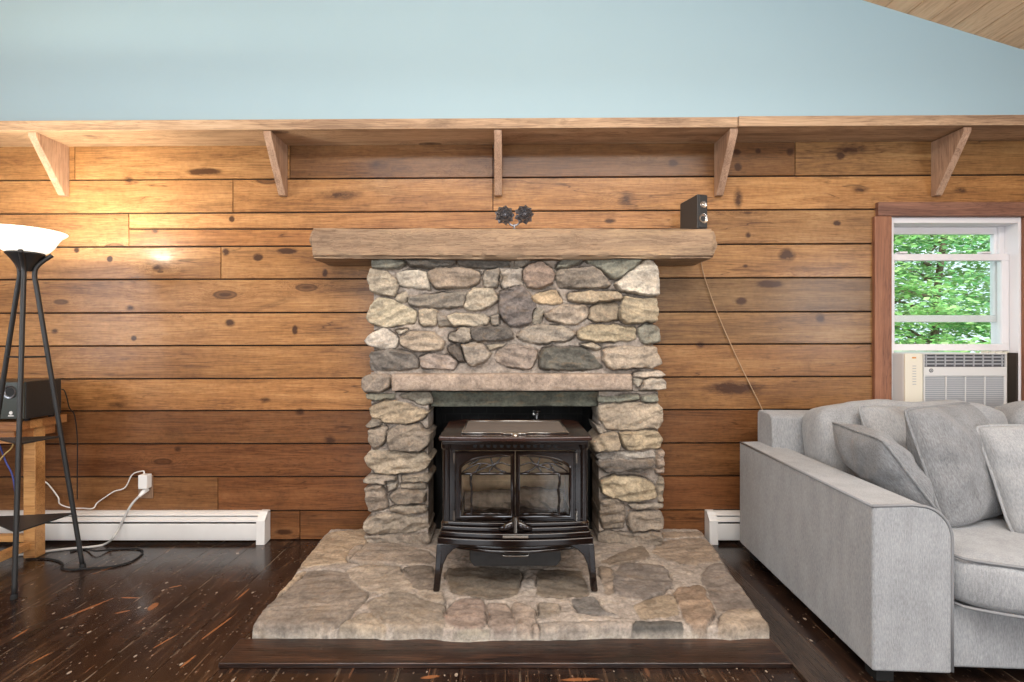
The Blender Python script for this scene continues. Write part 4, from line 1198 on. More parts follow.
# ------------------------------------------------------------------ things on the mantel
def rosette(c, seed):
    m = MB(); rs = random.Random(seed)
    for ring, (n, R, ln, lift) in enumerate([(9, 0.020, 0.036, 0.000), (8, 0.010, 0.030, 0.010), (6, 0.003, 0.020, 0.018)]):
        for k in range(n):
            a = 2 * PI * (k + 0.5 * ring) / n + rs.uniform(-0.1, 0.1)
            d = Vector((math.cos(a), 0, math.sin(a))); w_ = Vector((-math.sin(a), 0, math.cos(a)))
            y = Vector((0, -1, 0))
            p0 = d * R + y * lift
            p1 = d * (R + ln * 0.55) + y * (lift + 0.010)
            p2 = d * (R + ln) + y * (lift + 0.004)
            hw = 0.017 - 0.003 * ring
            up_ = y * 0.006
            vs = [p0 - w_ * 0.003, p0 + w_ * 0.003, p1 + w_ * hw, p1 - w_ * hw, p1 + up_, p2, p1 - up_ * 0.4]
            m.add([c + v for v in vs], [(0, 1, 4), (1, 2, 4), (0, 4, 3), (2, 5, 4), (4, 5, 3), (0, 6, 1), (1, 6, 2), (0, 3, 6), (2, 6, 5), (6, 3, 5)])
    m.lathe([(0.0, -0.03), (0.008, -0.026), (0.011, -0.015), (0.006, 0.0)], (c.x, c.y, c.z), 10, axis='y')
    return m
fl = thing('flower_ornament', 'dark pewter ornament of two flower heads standing on the mantel beam', 'ornament', (0.06, 2.76, mz1 + 0.004))
ca, cb_ = Vector(P(504.5, 215.5, 2.74)), Vector(P(524, 215, 2.74))
for k, c in enumerate((ca, cb_)):
    obj('flower_head', rosette(c, 5 + k), M['pewter'], fl)
m = MB()
m.tube(spline([ca + Vector((0, 0.006, 0)), ca + Vector((0.03, 0.01, -0.045)), (ca + cb_) / 2 + Vector((0, 0.01, -0.055)), cb_ + Vector((-0.03, 0.01, -0.045)), cb_ + Vector((0, 0.006, 0))], 5), 0.005, 6)
cm = (ca + cb_) / 2
m.lathe([(0.0, 0.0), (0.035, 0.0), (0.035, 0.005), (0.01, 0.010), (0.006, 0.02), (0.006, cm.z - 0.05 - mz1)], (cm.x, cm.y + 0.01, mz1 + 0.004), 16)
obj('stem', m, M['pewter'], fl, smooth=True, angle=40)

# speaker: side runs back from the near corner
near = Vector((1.045, 2.70, 0)); sd_ = Vector((-0.045, 0.155, 0)).normalized(); fd_ = Vector((sd_.y, -sd_.x, 0))
zb, zt = mz1 + 0.006, 1.966
spk = thing('bookshelf_speaker', 'small charcoal loudspeaker turned sideways on the right end of the mantel', 'speaker', (near + sd_ * 0.08 + fd_ * 0.033 + Vector((0, 0, zb))), math.atan2(fd_.y, fd_.x))
hw, hd = 0.031, 0.078                    # local x across the front, local y along the side; the front is local -y
m = MB(); m.prism([(-hw, -hd), (hw, -hd), (hw * 0.8, hd), (-hw, hd)], 'z', 0, zt - zb)
for i in range(4, 8):
    v = m.v[i]; m.v[i] = (v[0], v[1], v[2] - (0.012 if v[1] > 0 else 0))
obj('cabinet', m, M['speaker_grey'], spk, local=True, bevel=0.006)
m = MB(); m.box(-hw * 0.88, hw * 0.88, -hd - 0.006, -hd + 0.002, 0.006, zt - zb - 0.006)
bf = obj('baffle', m, M['black_plastic'], spk, local=True, bevel=0.003)
m = MB(); m.lathe([(0.027, -0.002), (0.026, -0.006), (0.022, -0.005), (0.008, 0.004), (0.0, 0.002)], (0, -hd - 0.006, 0.055), 24, axis='y')
obj('woofer', m, M['cone'], bf, local=True, angle=40)
m = MB(); m.lathe([(0.020, -0.002), (0.018, -0.006), (0.008, -0.002), (0.0, -0.005)], (0, -hd - 0.006, 0.13), 20, axis='y')
obj('tweeter', m, M['cone'], bf, local=True, angle=40)

m = MB()
pts = spline([(1.12, 2.86, mz1 + 0.012), (1.135, 2.915, 1.74), P(701, 259, 2.925), P(704, 275, 2.927), P(717, 312, 2.927), P(738, 360, 2.927), P(762, 409, 2.927), P(770, 430, 2.927)], 8)
m.tube(pts, 0.003, 6)
tag(obj('speaker_wire', m, M['tan_wire'], smooth=True), 'thin tan wire hanging down the planks from mantel to sofa', 'wire')

# ------------------------------------------------------------------ baseboard heaters
def heater(name, label, xa, xb, capL, capR):
    t_ = thing(name, label, 'heater', ((xa + xb) / 2, YB, 0), 0, 'white baseboard heaters')
    yb = YB - 0.002
    m = MB()
    m.prism([(yb, 0.012), (yb, 0.177), (yb - 0.03, 0.177), (yb - 0.052, 0.163), (yb - 0.050, 0.159), (yb - 0.03, 0.171), (yb - 0.006, 0.171), (yb - 0.006, 0.012)], 'x', xa, xb)
    obj('back_panel', m, M['heater'], t_, bevel=0.0015)
    m = MB()
    m.prism([(yb - 0.062, 0.120), (yb - 0.066, 0.117), (yb - 0.068, 0.05), (yb - 0.060, 0.022), (yb - 0.057, 0.024), (yb - 0.064, 0.05), (yb - 0.063, 0.11)], 'x', xa, xb)
    obj('front_panel', m, M['heater'], t_, bevel=0.0015)
    m = MB(); m.prism([(yb - 0.040, 0.153), (yb - 0.066, 0.140), (yb - 0.067, 0.130), (yb - 0.063, 0.130), (yb - 0.038, 0.146)], 'x', xa, xb)
    obj('damper', m, M['heater'], t_, bevel=0.001)
    m = MB(); m.box(xa + 0.01, xb - 0.01, yb - 0.05, yb - 0.008, 0.03, 0.12)
    k = xa
    obj('element', m, M['heater_slot'], t_)
    for side, on in ((xa, capL), (xb, capR)):
        if not on: continue
        w_ = 0.05
        a, b = (side, side + w_) if side == xa else (side - w_, side)
        m = MB(); m.prism([(yb, 0.006), (yb, 0.181), (yb - 0.034, 0.181), (yb - 0.072, 0.138), (yb - 0.074, 0.0), (yb - 0.05, 0.0)], 'x', a, b)
        obj('end_cap', m, M['heater'], t_, bevel=0.003)
    return t_
heater('baseboard_heater', 'white baseboard heater on the left below the outlet', -3.3, -1.372, False, True)
h2 = heater('baseboard_heater', 'white baseboard heater end between the hearth and the sofa', 1.178, 2.6, True, False)

# ------------------------------------------------------------------ floor lamp
LX, LY = -2.345, 2.45
lamp = thing('floor_lamp', 'black three-legged torchiere floor lamp with glowing white glass bowl', 'lamp', (LX, LY, 0))
m = MB()
prof = [(0.070, 1.600), (0.090, 1.612), (0.108, 1.634), (0.122, 1.662), (0.138, 1.686), (0.158, 1.702), (0.160, 1.707), (0.156, 1.708), (0.135, 1.693), (0.118, 1.667), (0.103, 1.639), (0.086, 1.618), (0.066, 1.608), (0.0, 1.606)]
m.lathe(prof, (LX, LY, 0), 48)
obj('lamp_shade', m, M['shade'], lamp, smooth=True)
m = MB(); m.lathe([(0.0, 1.510), (0.022, 1.512), (0.034, 1.54), (0.055, 1.572), (0.075, 1.594), (0.073, 1.602), (0.0, 1.604)], (LX, LY, 0), 32)
obj('cup', m, M['black_metal'], lamp, angle=40)
DIRS = [Vector((0.120, -0.179, 0)), Vector((0.172, 0.129, 0)), Vector((-0.31, 0.05, 0))]
rleg = lambda z, R=0.215: R + (0.030 - R) * z / 1.52
C0 = Vector((LX, LY, 0))
for d in DIRS:
    u = d.normalized()
    R_ = d.length
    pts = [C0 + u * R_ + Vector((0, 0, 0.004)), C0 + u * rleg(0.5, R_) + Vector((0, 0, 0.5)), C0 + u * rleg(1.0, R_) + Vector((0, 0, 1.0)), C0 + u * rleg(1.4, R_) + Vector((0, 0, 1.4)), C0 + u * 0.033 + Vector((0, 0, 1.50)), C0 + u * 0.048 + Vector((0, 0, 1.548)), C0 + u * 0.098 + Vector((0, 0, 1.600))]
    m = MB(); m.tube(spline(pts, 6), 0.0105, 10)
    lg = obj('leg', m, M['black_metal'], lamp, smooth=True)
    m = MB(); m.lathe([(0.0, 0.0), (0.014, 0.0), (0.014, 0.012), (0.011, 0.022)], tuple(C0 + u * R_), 12)
    obj('foot', m, M['rubber'], lg, angle=40)
for zz in (0.683, 0.285):
    m = MB()
    c3 = [C0 + d.normalized() * (rleg(zz, d.length) + 0.002) for d in DIRS]
    m.prism([(p.x, p.y) for p in c3], 'z', zz, zz + 0.008)
    obj('shelf', m, M['black_metal'], lamp, bevel=0.002)
m = MB(); zz = 1.092
m.tube([C0 + d.normalized() * rleg(zz, d.length) + Vector((0, 0, zz)) for d in DIRS], 0.004, 6, closed=True)
obj('brace', m, M['black_metal'], lamp)
light('lamp_glow', 'POINT', 40, (LX, LY, 1.715), (0, 0, 0), (1.0, 0.91, 0.74), 0.05)

# ------------------------------------------------------------------ table and subwoofer
tx1 = -2.502
table = thing('wooden_table', 'light pine table at the left edge carrying a black box speaker', 'table', (-3.0, 2.70, 0))
m = MB()
xs = [-3.75, -3.35, -3.05, -2.83, -2.66, tx1]
cols = [(1, 0.95, 0.9), (0.75, 0.62, 0.52), (1.05, 1.0, 0.92), (0.72, 0.58, 0.5), (0.98, 0.93, 0.84)]
ys = [2.568, 2.64, 2.71, 2.78, 2.862]
rr = random.Random(5)
for j in range(4):
    xs2 = [-3.75] + sorted(rr.uniform(-3.6, -2.6) for _ in range(4)) + [tx1]
    for i in range(5):
        c = rr.choice([(1.05, 0.98, 0.88), (0.72, 0.58, 0.50), (0.95, 0.86, 0.74), (0.85, 0.7, 0.6)])
        m.box(xs2[i], xs2[i + 1], ys[j], ys[j + 1], 0.708, 0.752, c)
obj('table_top', m, M['table_wood'], table, colors=True)
m = MB(); m.box(-3.7, tx1 - 0.03, 2.585, 2.605, 0.640, 0.708, (0.78, 0.62, 0.54)); m.box(tx1 - 0.05, tx1 - 0.03, 2.605, 2.82, 0.655, 0.708, (0.78, 0.62, 0.54))
obj('apron', m, M['table_wood'], table, colors=True)
for X in (tx1 - 0.085, -3.72):
    m = MB(); m.box(X, X + 0.065, 2.69, 2.75, 0.0, 0.708, (1.0, 0.92, 0.80))
    obj('leg', m, M['table_wood'], table, bevel=0.003, colors=True)
m = MB(); m.box(-3.66, tx1 - 0.085, 2.70, 2.735, 0.085, 0.118, (0.98, 0.9, 0.78))
m.prism([(-2.60, 2.69), (-2.55, 2.69), (-2.55, 2.30), (-2.60, 2.30)], 'z', 0.05, 0.085, (0.98, 0.9, 0.78))
obj('stretcher', m, M['table_wood'], table, colors=True)

sub = thing('subwoofer', 'black box subwoofer with round port on the pine table', 'speaker', (-2.66, 2.69, 0.752))
m = MB(); m.box(-2.86, -2.470, 2.583, 2.79, 0.766, 0.960)
obj('cabinet', m, M['black_plastic'], sub, bevel=0.003)
m = MB(); m.box(-2.858, -2.472, 2.572, 2.583, 0.768, 0.958)
fp = obj('front_panel', m, M['dark_front'], sub, bevel=0.003)
c = P(10, 392, 2.572)
m = MB(); m.lathe([(0.034, 0.0), (0.033, -0.006), (0.026, -0.004), (0.021, 0.004)], c, 28, axis='y')
obj('port_ring', m, M['pewter'], fp, angle=40)
m = MB(); m.lathe([(0.022, -0.001), (0.0, -0.001)], c, 24, axis='y')
obj('port_hole', m, M['rubber'], fp)
c = P(11, 414, 2.571)
m = MB(); m.lathe([(0.009, 0.0), (0.009, -0.0015), (0.0, -0.0015)], (c[0], c[1], c[2] + 0.006), 16, axis='y'); m.box(c[0] - 0.014, c[0] + 0.014, c[1] - 0.0012, c[1] + 0.001, c[2] - 0.012, c[2] - 0.007)
obj('emblem', m, M['white_plastic'], fp)
for px_, py_ in ((-2.83, 2.62), (-2.50, 2.62), (-2.83, 2.76), (-2.50, 2.76)):
    m = MB(); m.lathe([(0.0, 0.7525), (0.013, 0.7525), (0.015, 0.766), (0.0, 0.7665)], (px_, py_, 0), 12)
    obj('foot', m, M['rubber'], sub, angle=40)

# ------------------------------------------------------------------ outlet and cables
ou = thing('wall_outlet', 'brownish outlet plate on the lower planks above the left heater', 'outlet', P(145.5, 488, YB))
m = MB(); a = P(139, 498, YB); b = P(153.5, 475, YB)
m.box(a[0], b[0], YB - 0.008, YB + 0.001, a[2], b[2])
obj('plate', m, M['outlet'], ou, bevel=0.003)
m = MB(); a = P(141, 486, YB); b = P(147, 491, YB); m.box(P(142, 0, YB)[0], P(150, 0, YB)[0], YB - 0.011, YB - 0.008, P(0, 495.5, YB)[2], P(0, 487.5, YB)[2])
m.box(P(142, 0, YB)[0], P(150, 0, YB)[0], YB - 0.011, YB - 0.008, P(0, 485.5, YB)[2], P(0, 477.5, YB)[2])
obj('socket', m, M['outlet'], ou, bevel=0.002)
ch = MB()
ch.box(P(138.5, 0, 2.89)[0], P(147.5, 0, 2.89)[0], 2.884, YB - 0.012, P(0, 489, 2.89)[2], P(0, 475, 2.89)[2])
chg = obj('phone_charger', ch, M['white_plastic'], bevel=0.005)
tag(chg, 'small white plug-in charger in the upper socket of the outlet', 'charger')
m = MB()
zc = 0.198
pts = [P(144, 474, 2.90), P(143, 471, 2.905), P(132.5, 474.5, 2.925), P(125, 487.5, 2.925), P(114, 491.5, 2.925), P(104, 498, 2.925), P(97, 503, 2.92),
       (P(93, 0, 2.905)[0], 2.905, zc), (P(82, 0, 2.90)[0], 2.905, zc), (P(70, 0, 2.91)[0], 2.915, zc), P(60, 504, 2.92), P(58, 497, 2.925), P(48, 484, 2.925), P(39, 477, 2.92), P(37, 461, 2.90), P(34, 452, 2.88)]
m.tube(spline(pts, 8), 0.0036, 6)
tag(obj('charging_cable', m, M['white_plastic'], smooth=True), 'thin white cable running from the charger along the heater top', 'cable')
m = MB()
pl_ = [P(147, 489, 2.925), P(143, 492.5, 2.90), P(139, 496.5, 2.88)]
m.tube(pl_, [0.015, 0.013, 0.007], 10)
pw = thing('power_cord', 'thick grey-white power cord falling from the outlet to the floor', 'cord', G(108, 549.5, 0.0))
obj('plug', m, M['white_plastic'], pw, smooth=True, angle=50)
m = MB()
pts = [P(139, 496.5, 2.88), P(132, 504, 2.862), P(125, 516, 2.855), P(119, 528, 2.85), P(113, 538, 2.82), G(104, 544.5, 0.007), G(90, 547, 0.007), G(70, 548.5, 0.007), G(52, 550.5, 0.007), G(36, 553, 0.007), G(10, 556, 0.007)]
m.tube(spline(pts, 8), 0.0065, 8)
obj('cord', m, M['grey_cord'], pw, smooth=True)
m = MB()
pts = [G(26, 559, 0.005), G(45, 558.5, 0.005), G(58, 561, 0.005), G(63, 565, 0.005), G(62, 568.5, 0.005), G(74, 569.5, 0.005), G(92, 568, 0.005), G(112, 566.5, 0.005), G(130, 562, 0.005), G(141, 555, 0.005), G(142, 550.5, 0.005), G(134, 548.6, 0.005), G(112, 549.5, 0.005), G(96, 551, 0.018), G(85, 549, 0.005), G(70, 551.5, 0.005)]
m.tube(spline(pts, 8), 0.0045, 6)
tag(obj('black_cable', m, M['rubber'], smooth=True), 'thin black cable looped on the dark floor behind the lamp foot', 'cable')
m = MB(); m.tube(spline([P(-6, 430, 2.64), P(0, 446, 2.66), P(6, 462, 2.67), P(12, 474, 2.67), P(15, 490, 2.67), P(17, 520, 2.67), P(18, 548, 2.66)], 6), 0.004, 6)
tag(obj('network_cable', m, M['blue_wire'], smooth=True), 'thin blue cable hanging under the pine table', 'cable')
m = MB(); m.tube(spline([P(16, 432, 2.66), P(12, 447, 2.655), P(4, 455, 2.65), P(-6, 468, 2.65)], 6), 0.004, 6)
tag(obj('yellow_cable', m, M['yellow_wire'], smooth=True), 'short yellowish cable hanging under the pine table', 'cable')
m = MB(); m.tube(spline([(-2.50, 2.795, 0.90), (-2.475, 2.81, 0.895), (-2.470, 2.825, 0.85), (-2.478, 2.85, 0.79), (-2.478, 2.885, 0.74), (-2.475, 2.90, 0.60), (-2.475, 2.90, 0.40), (-2.48, 2.905, 0.25)], 8), 0.0028, 6)
tag(obj('subwoofer_cable', m, M['rubber'], smooth=True), 'black lead from the back of the subwoofer down the wall', 'cable')

# ------------------------------------------------------------------ window air conditioner
AY = 2.85
ax0, ax1 = (905 - VX) * AY / FPX, (1007 - VX) * AY / FPX
az1 = 1.104; az0 = 0.74
ac = thing('window_air_conditioner', 'white window air conditioner fitted under the raised sash', 'air conditioner', ((ax0 + ax1) / 2, AY + 0.1, az0))
m = MB(); m.box(ax0, ax1, AY + 0.012, 3.45, az0, az1 - 0.004)
obj('case', m, M['ac_white'], ac, bevel=0.006)
apx = lambda px: (px - VX) * AY / FPX
apz = lambda py: EYE - (py - VY) * AY / FPX
m = MB(); m.box(ax0 + 0.001, apx(923), AY, AY + 0.014, az0, az1 - 0.006)
cp = obj('control_panel', m, M['ac_cream'], ac, bevel=0.004)
for k in range(8):
    m = MB(); m.box(apx(912.5), apx(916), AY - 0.0015, AY + 0.001, apz(366 + k * 2.6) - 0.002, apz(366 + k * 2.6) + 0.002)
    obj('button', m, M['ac_grey'], cp)
m = MB(); m.box(apx(912), apx(916), AY - 0.0015, AY + 0.001, apz(358.5), apz(357))
obj('indicator', m, plain('amber_indicator', lin((214, 150, 70)), 0.4), cp)
m = MB()
xa, xb = apx(924), ax1
m.box(xa, xb, AY, AY + 0.014, apz(376), apz(367)); m.box(xa, xb, AY, AY + 0.014, apz(354.5), az1 - 0.006); m.box(xa, apx(925.5), AY, AY + 0.014, az0, apz(376)); m.box(apx(1004.5), xb, AY, AY + 0.014, az0, apz(376))
for px_ in (946.5, 966, 985.5): m.box(apx(px_) - 0.0025, apx(px_) + 0.0025, AY, AY + 0.012, az0, apz(376))
m.box(xa, apx(924.8), AY, AY + 0.014, apz(367), apz(354.5)); m.box(apx(1006), xb, AY, AY + 0.014, apz(367), apz(354.5))
fpn = obj('front_grille', m, M['ac_white'], ac, bevel=0.002)
m = MB()
zz = az0
while zz < apz(377):
    m.box(apx(925.5), apx(1004.5), AY + 0.005, AY + 0.010, zz, zz + 0.0075); zz += 0.012
obj('slat', m, M['ac_grey'], fpn)
m = MB(); m.box(apx(924.8), apx(1006), AY + 0.009, AY + 0.0115, apz(367), apz(354.5))
lv = obj('louvre', m, M['ac_dark'], ac)
m = MB()
for px_ in np.linspace(927, 1003, 9): m.box(apx(px_) - 0.002, apx(px_) + 0.002, AY + 0.002, AY + 0.009, apz(366.5), apz(355))
for k in range(3): m.box(apx(926), apx(1005), AY + 0.005, AY + 0.008, apz(364.5 - k * 3.4), apz(363.3 - k * 3.4))
obj('vane', m, M['ac_grey'], lv)
# round monogram badge: ring with curled script strokes
c = (apx(931), AY - 0.001, apz(370.5))
m = MB()
ring = lambda R: [(c[0] + R * math.cos(2 * PI * k / 24), c[1], c[2] + R * math.sin(2 * PI * k / 24)) for k in range(24)]
m.tube(ring(0.0105), 0.0013, 6, closed=True)
def stroke(pts): m.tube(spline([(c[0] + x_ * 0.0105, c[1], c[2] + y_ * 0.0105) for x_, y_ in pts], 5), 0.0009, 5)
stroke([(-0.05, 0.4), (-0.35, 0.55), (-0.6, 0.2), (-0.55, -0.3), (-0.3, -0.4), (-0.1, -0.1), (-0.05, -0.5), (-0.35, -0.7)])
stroke([(0.55, 0.45), (0.3, 0.55), (0.15, 0.3), (0.4, 0.05), (0.1, -0.1), (0.15, -0.5), (0.45, -0.45), (0.6, -0.2)])
obj('emblem', m, M['ac_dark'], fpn, smooth=True)
def accordion(xa, xb, n):
    m = MB()
    pts = []
    for k in range(n + 1): pts.append((xa + (xb - xa) * k / n, YB + 0.058 + (0.014 if k % 2 else 0.0)))
    back = [(p[0], p[1] + 0.004) for p in reversed(pts)]
    m.prism(pts + back, 'z', az0 - 0.01, 1.11)
    return obj('side_curtain', m, M['ac_cream'], ac)
accordion(WIN[0] + 0.032, ax0 + 0.005, 8); accordion(ax1 - 0.005, 3.028, 8)
m = MB(); m.box(3.016, 3.028, YB + 0.005, YB + 0.056, az0, 1.10)
obj('gap_strip', m, plain('dark_gap_tone', lin((58, 50, 44)), 0.9), ac)  # dark strip standing in for the shaded gap at the window jamb

# ------------------------------------------------------------------ sofa
def superbox(c, dims, e1=0.28, e2=0.28, nu=40, nv=24, bulge=0.0, wr=0.0, seed=0, crown=0.0):
    m = MB(); vs = []; fs = []
    def pw(v, e): return math.copysign(abs(v) ** e, v)
    for j in range(nv + 1):
        ph = -PI / 2 + PI * j / nv
        for i in range(nu):
            th = 2 * PI * i / nu
            x = pw(math.cos(ph), e1) * pw(math.cos(th), e2); y = pw(math.cos(ph), e1) * pw(math.sin(th), e2); z = pw(math.sin(ph), e1)
            X, Y, Z = x * dims[0] / 2, y * dims[1] / 2, z * dims[2] / 2
            if bulge and y < 0: Y -= bulge * (1 - x * x) * min(1, -y * 1.2)
            if crown: Z += crown * (1 - x * x) * (1 - y * y) * (1 if z > 0 else -0.3)
            if wr:
                nz = float(fbm(np.array(X * 9 + seed), np.array(Y * 6 + Z * 9), seed, 3)) * wr
                l = math.sqrt(x * x + y * y + z * z) + 1e-6
                X += nz * x / l; Y += nz * y / l; Z += nz * z / l
            vs.append((c[0] + X, c[1] + Y, c[2] + Z))
    for j in range(nv):
        for i in range(nu):
            k = (i + 1) % nu
            fs.append((j * nu + i, j * nu + k, (j + 1) * nu + k, (j + 1) * nu + i))
    m.add(vs, fs)
    bm = bmesh.new()
    me_ = bpy.data.meshes.new('t'); me_.from_pydata(m.v, [], m.f); bm.from_mesh(me_)
    bmesh.ops.remove_doubles(bm, verts=bm.verts, dist=1e-5)
    m.v = [tuple(v.co) for v in bm.verts]; m.f = [tuple(v.index for v in f.verts) for f in bm.faces]; m.c = [(1, 1, 1)] * len(m.v)
    bm.free(); bpy.data.meshes.remove(me_)
    return m
SW = 2.25
SR = -math.radians(3.2)
sofa = thing('sofa', 'large light grey fabric sofa with piped square arm under the window', 'sofa', (1.247, 1.69, 0), SR)
def sf(name, mb, mat=None, parent=sofa, **k): return obj(name, mb, mat or M['sofa'], parent, local=True, **k)
m = MB(); m.box(0.03, SW - 0.03, 0.03, 1.05, 0.055, 0.262)
sf('frame', m, bevel=0.012, seg=3)
def arm(x0_, sgn):
    sec = [(0, 0.052), (0, 0.611)]
    sec += [(0.13, 0.617)]
    for k in range(9):
        a = PI / 2 - PI / 2 * k / 8
        sec.append((0.150 + 0.107 * math.cos(a), 0.503 + 0.112 * math.sin(a)))
    sec += [(0.257, 0.052)]
    sec = [(x0_ + sgn * p[0], p[1]) for p in sec]
    m = MB(); m.prism(sec, 'y', 0.0, 1.09)
    a = sf('arm', m, bevel=0.010, seg=3)
    m = MB()
    m.tube([(p[0], 0.003, p[1]) for p in sec[1:-1]] + [(sec[-1][0], 0.003, 0.30), (sec[-1][0], 0.003, 0.06)], 0.0055, 8)
    m.tube([(sec[1][0] + sgn * 0.003, 0.003, sec[1][1] - 0.002), (sec[1][0] + sgn * 0.003, 1.085, sec[1][1] - 0.002)], 0.0055, 8)
    sf('piping', m, M['piping'], a, smooth=True)
arm(0.0, 1); arm(SW, -1)
m = MB(); m.prism([(0.88, 0.10), (1.10, 0.10), (1.10, 0.775), (1.085, 0.79), (0.96, 0.79), (0.93, 0.77)], 'x', 0.10, SW - 0.10)
sf('backrest', m, bevel=0.02, seg=3)
for xa, xb in ((0.262, 1.123), (1.127, 1.988)):
    m = superbox(((xa + xb) / 2, 0.45, 0.358), (xb - xa, 0.90, 0.19), 0.35, 0.16, 56, 20, 0.11, 0.004, 3, 0.02)
    s_ = sf('seat_cushion', m, smooth=True)
    m = MB()
    n = 30
    for zz in (0.437, 0.276):
        pts = []
        for k in range(n + 1):
            xx = -1 + 2 * k / n
            X_ = (xa + xb) / 2 + xx * 0.985 * (xb - xa) / 2
            pts.append((X_, 0.45 - 0.434 - 0.112 * (1 - xx * xx) + 0.05 * max(0, abs(xx) - 0.93) / 0.07, zz + 0.002))
        m.tube(pts, 0.0055, 8)
    sf('piping', m, M['piping'], s_, smooth=True)
for k, (xa, xb, zt_) in enumerate(((0.235, 1.12, 0.868), (1.13, 2.0, 0.875))):
    m = superbox((0, 0, 0), (xb - xa, 0.26, 0.48), 0.42, 0.42, 52, 30, 0.0, 0.022, 11 + k)
    m.xf(Matrix.Translation(((xa + xb) / 2, 0.80, zt_ - 0.235)) @ Matrix.Rotation(math.radians(-12), 4, 'X'))
    sf('back_cushion', m, smooth=True)
for x_, y_ in ((0.06, 0.06), (SW - 0.06, 0.06), (0.06, 1.0), (SW - 0.06, 1.0)):
    m = MB(); m.box(x_ - 0.03, x_ + 0.03, y_ - 0.03, y_ + 0.03, 0.0, 0.055)
    sf('foot', m, M['rubber'], bevel=0.004)

def throw_pillow(name, label, size, th, loc, xa, za, seed, mat=None):
    n = 30
    rs = random.Random(seed)
    root = thing(name, label, 'pillow', loc, 0, 'throw pillows on the sofa')
    za = Vector(za).normalized(); xa = Vector(xa); xa = (xa - za * xa.dot(za)).normalized(); ya = za.cross(xa)
    root.rotation_euler = Matrix((xa, ya, za)).transposed().to_euler()
    m = MB(); vs = []; fs = []; idx = {}
    def edge(u, v):
        # sides draw in between the corners
        k_ = 1 - 0.07 * (u * v) ** 4
        x = u * (1 - 0.05 * (1 - v * v)) * k_; y = v * (1 - 0.05 * (1 - u * u)) * k_
        return x * size[0] / 2, y * size[1] / 2
    for side in (1, -1):
        for i in range(n + 1):
            for j in range(n + 1):
                u, v = -1 + 2 * i / n, -1 + 2 * j / n
                border = i in (0, n) or j in (0, n)
                if border and side == -1: idx[(side, i, j)] = idx[(1, i, j)]; continue
                x, y = edge(u, v)
                tt = max(0.0, (1 - abs(u) ** 2.4) * (1 - abs(v) ** 2.4)) ** 0.5
                wv = float(fbm(np.array(u * 2.3 + seed), np.array(v * 2.6 + side), seed, 3))
                fold = 0.012 * (1 - tt) * tt * 4 * math.sin(9 * math.atan2(v, u) + seed)
                z = side * (th / 2 * tt * (1 + 0.16 * wv) + fold * 0.7)
                idx[(side, i, j)] = len(vs); vs.append((x, z, y))
    for side in (1, -1):
        for i in range(n):
            for j in range(n):
                f = (idx[(side, i, j)], idx[(side, i + 1, j)], idx[(side, i + 1, j + 1)], idx[(side, i, j + 1)])
                fs.append(f if side == 1 else f[::-1])
    m.add(vs, fs)
    obj('cover', m, mat or M['pillow'], root, local=True, smooth=True)
    m = MB(); loop = []
    for k in range(n): loop.append((-1 + 2 * k / n, -1))
    for k in range(n): loop.append((1, -1 + 2 * k / n))
    for k in range(n): loop.append((1 - 2 * k / n, 1))
    for k in range(n): loop.append((-1, 1 - 2 * k / n))
    m.tube([(edge(u, v)[0], 0, edge(u, v)[1]) for u, v in loop], 0.0055, 6, closed=True)
    obj('piping', m, mat or M['pillow'], root, local=True, smooth=True)
    return root
throw_pillow('throw_pillow', 'grey throw pillow leaning against the inside of the sofa arm', (0.40, 0.42), 0.19, (1.60, 2.10, 0.63), (0.28, 0.95, -0.18), (-0.58, 0.06, 0.8), 3)
throw_pillow('throw_pillow', 'grey throw pillow on the back cushion behind the dark upright pillow', (0.46, 0.46), 0.17, (1.88, 2.31, 0.655), (0.95, 0.25, 0), (-0.06, 0.36, 0.93), 8, M['sofa'])
throw_pillow('throw_pillow', 'darker grey throw pillow standing upright in the middle of the pillows', (0.48, 0.48), 0.19, (1.845, 2.03, 0.68), (0.93, 0.34, -0.10), (-0.13, 0.27, 0.95), 14)
throw_pillow('throw_pillow', 'tweedy light grey throw pillow nearest the right edge of the photo', (0.48, 0.43), 0.19, (2.105, 1.89, 0.648), (0.98, -0.14, 0), (0.02, 0.38, 0.92), 22, M['sofa'])

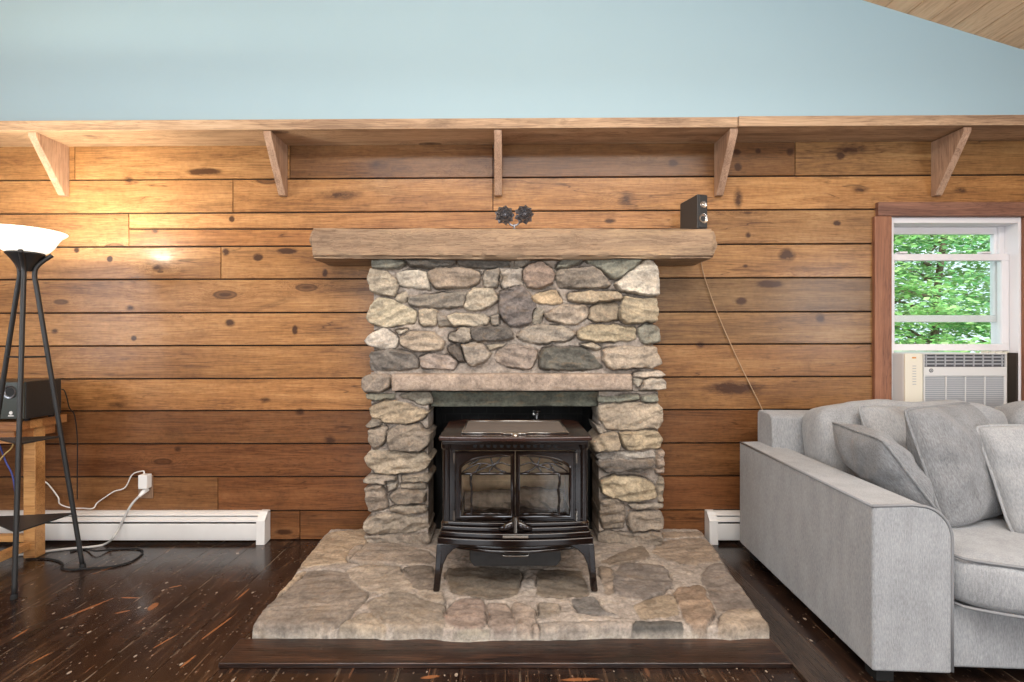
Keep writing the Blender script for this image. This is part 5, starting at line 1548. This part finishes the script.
# ------------------------------------------------------------------ outside
gm = MB(); gm.box(-6, 16, 3.5, 20, -0.9, -0.8)
o = struct('ground_outside', gm, M['lawn'])
def tree(label, x, y, h, r, mat, seed, leaves=12000):
    rs = random.Random(seed)
    root = thing('leafy_tree', label, 'tree', (x, y, -0.8), 0, 'trees outside the window')
    m = MB()
    trunk = [(x, y, -0.8), (x + rs.uniform(-.1, .1), y, h * 0.35), (x + rs.uniform(-.2, .2), y + rs.uniform(-.1, .1), h * 0.7), (x + rs.uniform(-.3, .3), y, h)]
    m.tube(spline(trunk, 5), [0.07 - 0.055 * i / 15 for i in range(16)], 8)
    sprays = []
    for k in range(70):
        zz = -0.6 + (h + 0.6) * (k + rs.random()) / 70
        a = rs.uniform(0, 2 * PI)
        R_ = r * (1 - 0.55 * max(0, (zz - h * 0.3) / (h * 0.7))) * rs.uniform(0.35, 1.0)
        tip = Vector((x + R_ * math.cos(a), y + R_ * math.sin(a) * 0.8, zz + rs.uniform(-0.1, 0.15)))
        base = Vector((x, y, zz - 0.25))
        if k % 3 == 0: m.tube([base, (base + tip) / 2 + Vector((0, 0, 0.08)), tip], [0.03, 0.018, 0.006], 5)
        sprays.append(tip)
    obj('trunk', m, M['bark'], root, smooth=True)
    m = MB()
    per = leaves // len(sprays)
    for c in sprays:
        sx_, sy_ = rs.uniform(0.35, 0.6), rs.uniform(0.35, 0.6)
        slope = rs.uniform(-0.3, 0.3)
        for _ in range(per):
            ox, oy = rs.gauss(0, sx_ * 0.6), rs.gauss(0, sy_ * 0.6)
            p = c + Vector((ox, oy, rs.gauss(0, 0.06) - 0.22 * (ox * ox + oy * oy) + slope * ox))
            L = rs.uniform(0.07, 0.12); a = rs.uniform(0, 2 * PI)
            d = Vector((math.cos(a), math.sin(a), rs.uniform(-0.6, 0.1))).normalized()
            nrm = Vector((rs.uniform(-.5, .5), rs.uniform(-.9, .2), 1)).normalized()
            s_ = d.cross(nrm).normalized() * L * 0.36
            m.add([p, p + d * L * 0.45 + s_, p + d * L, p + d * L * 0.45 - s_], [(0, 1, 2, 3)])
    obj('foliage', m, mat, root)
tree('bright green leafy tree filling the left of the window view', 5.4, 7.6, 4.6, 1.3, M['leaf_a'], 1)
tree('deep green leafy tree in the middle of the window view', 7.0, 8.2, 5.2, 1.5, M['leaf_b'], 2)
tree('bright leafy tree at the right of the window view', 8.6, 8.0, 5.0, 1.4, M['leaf_a'], 3)
tree('tall leafy tree behind the middle of the window view', 7.9, 10.2, 6.5, 1.9, M['leaf_a'], 4)
tree('tall leafy tree behind the left of the window view', 5.9, 10.0, 6.5, 1.9, M['leaf_b'], 5)
tree('tall leafy tree behind the right of the window view', 10.2, 10.4, 6.5, 1.9, M['leaf_b'], 6)
tree('leafy tree furthest left outside the window', 3.9, 9.0, 5.5, 1.7, M['leaf_b'], 7)
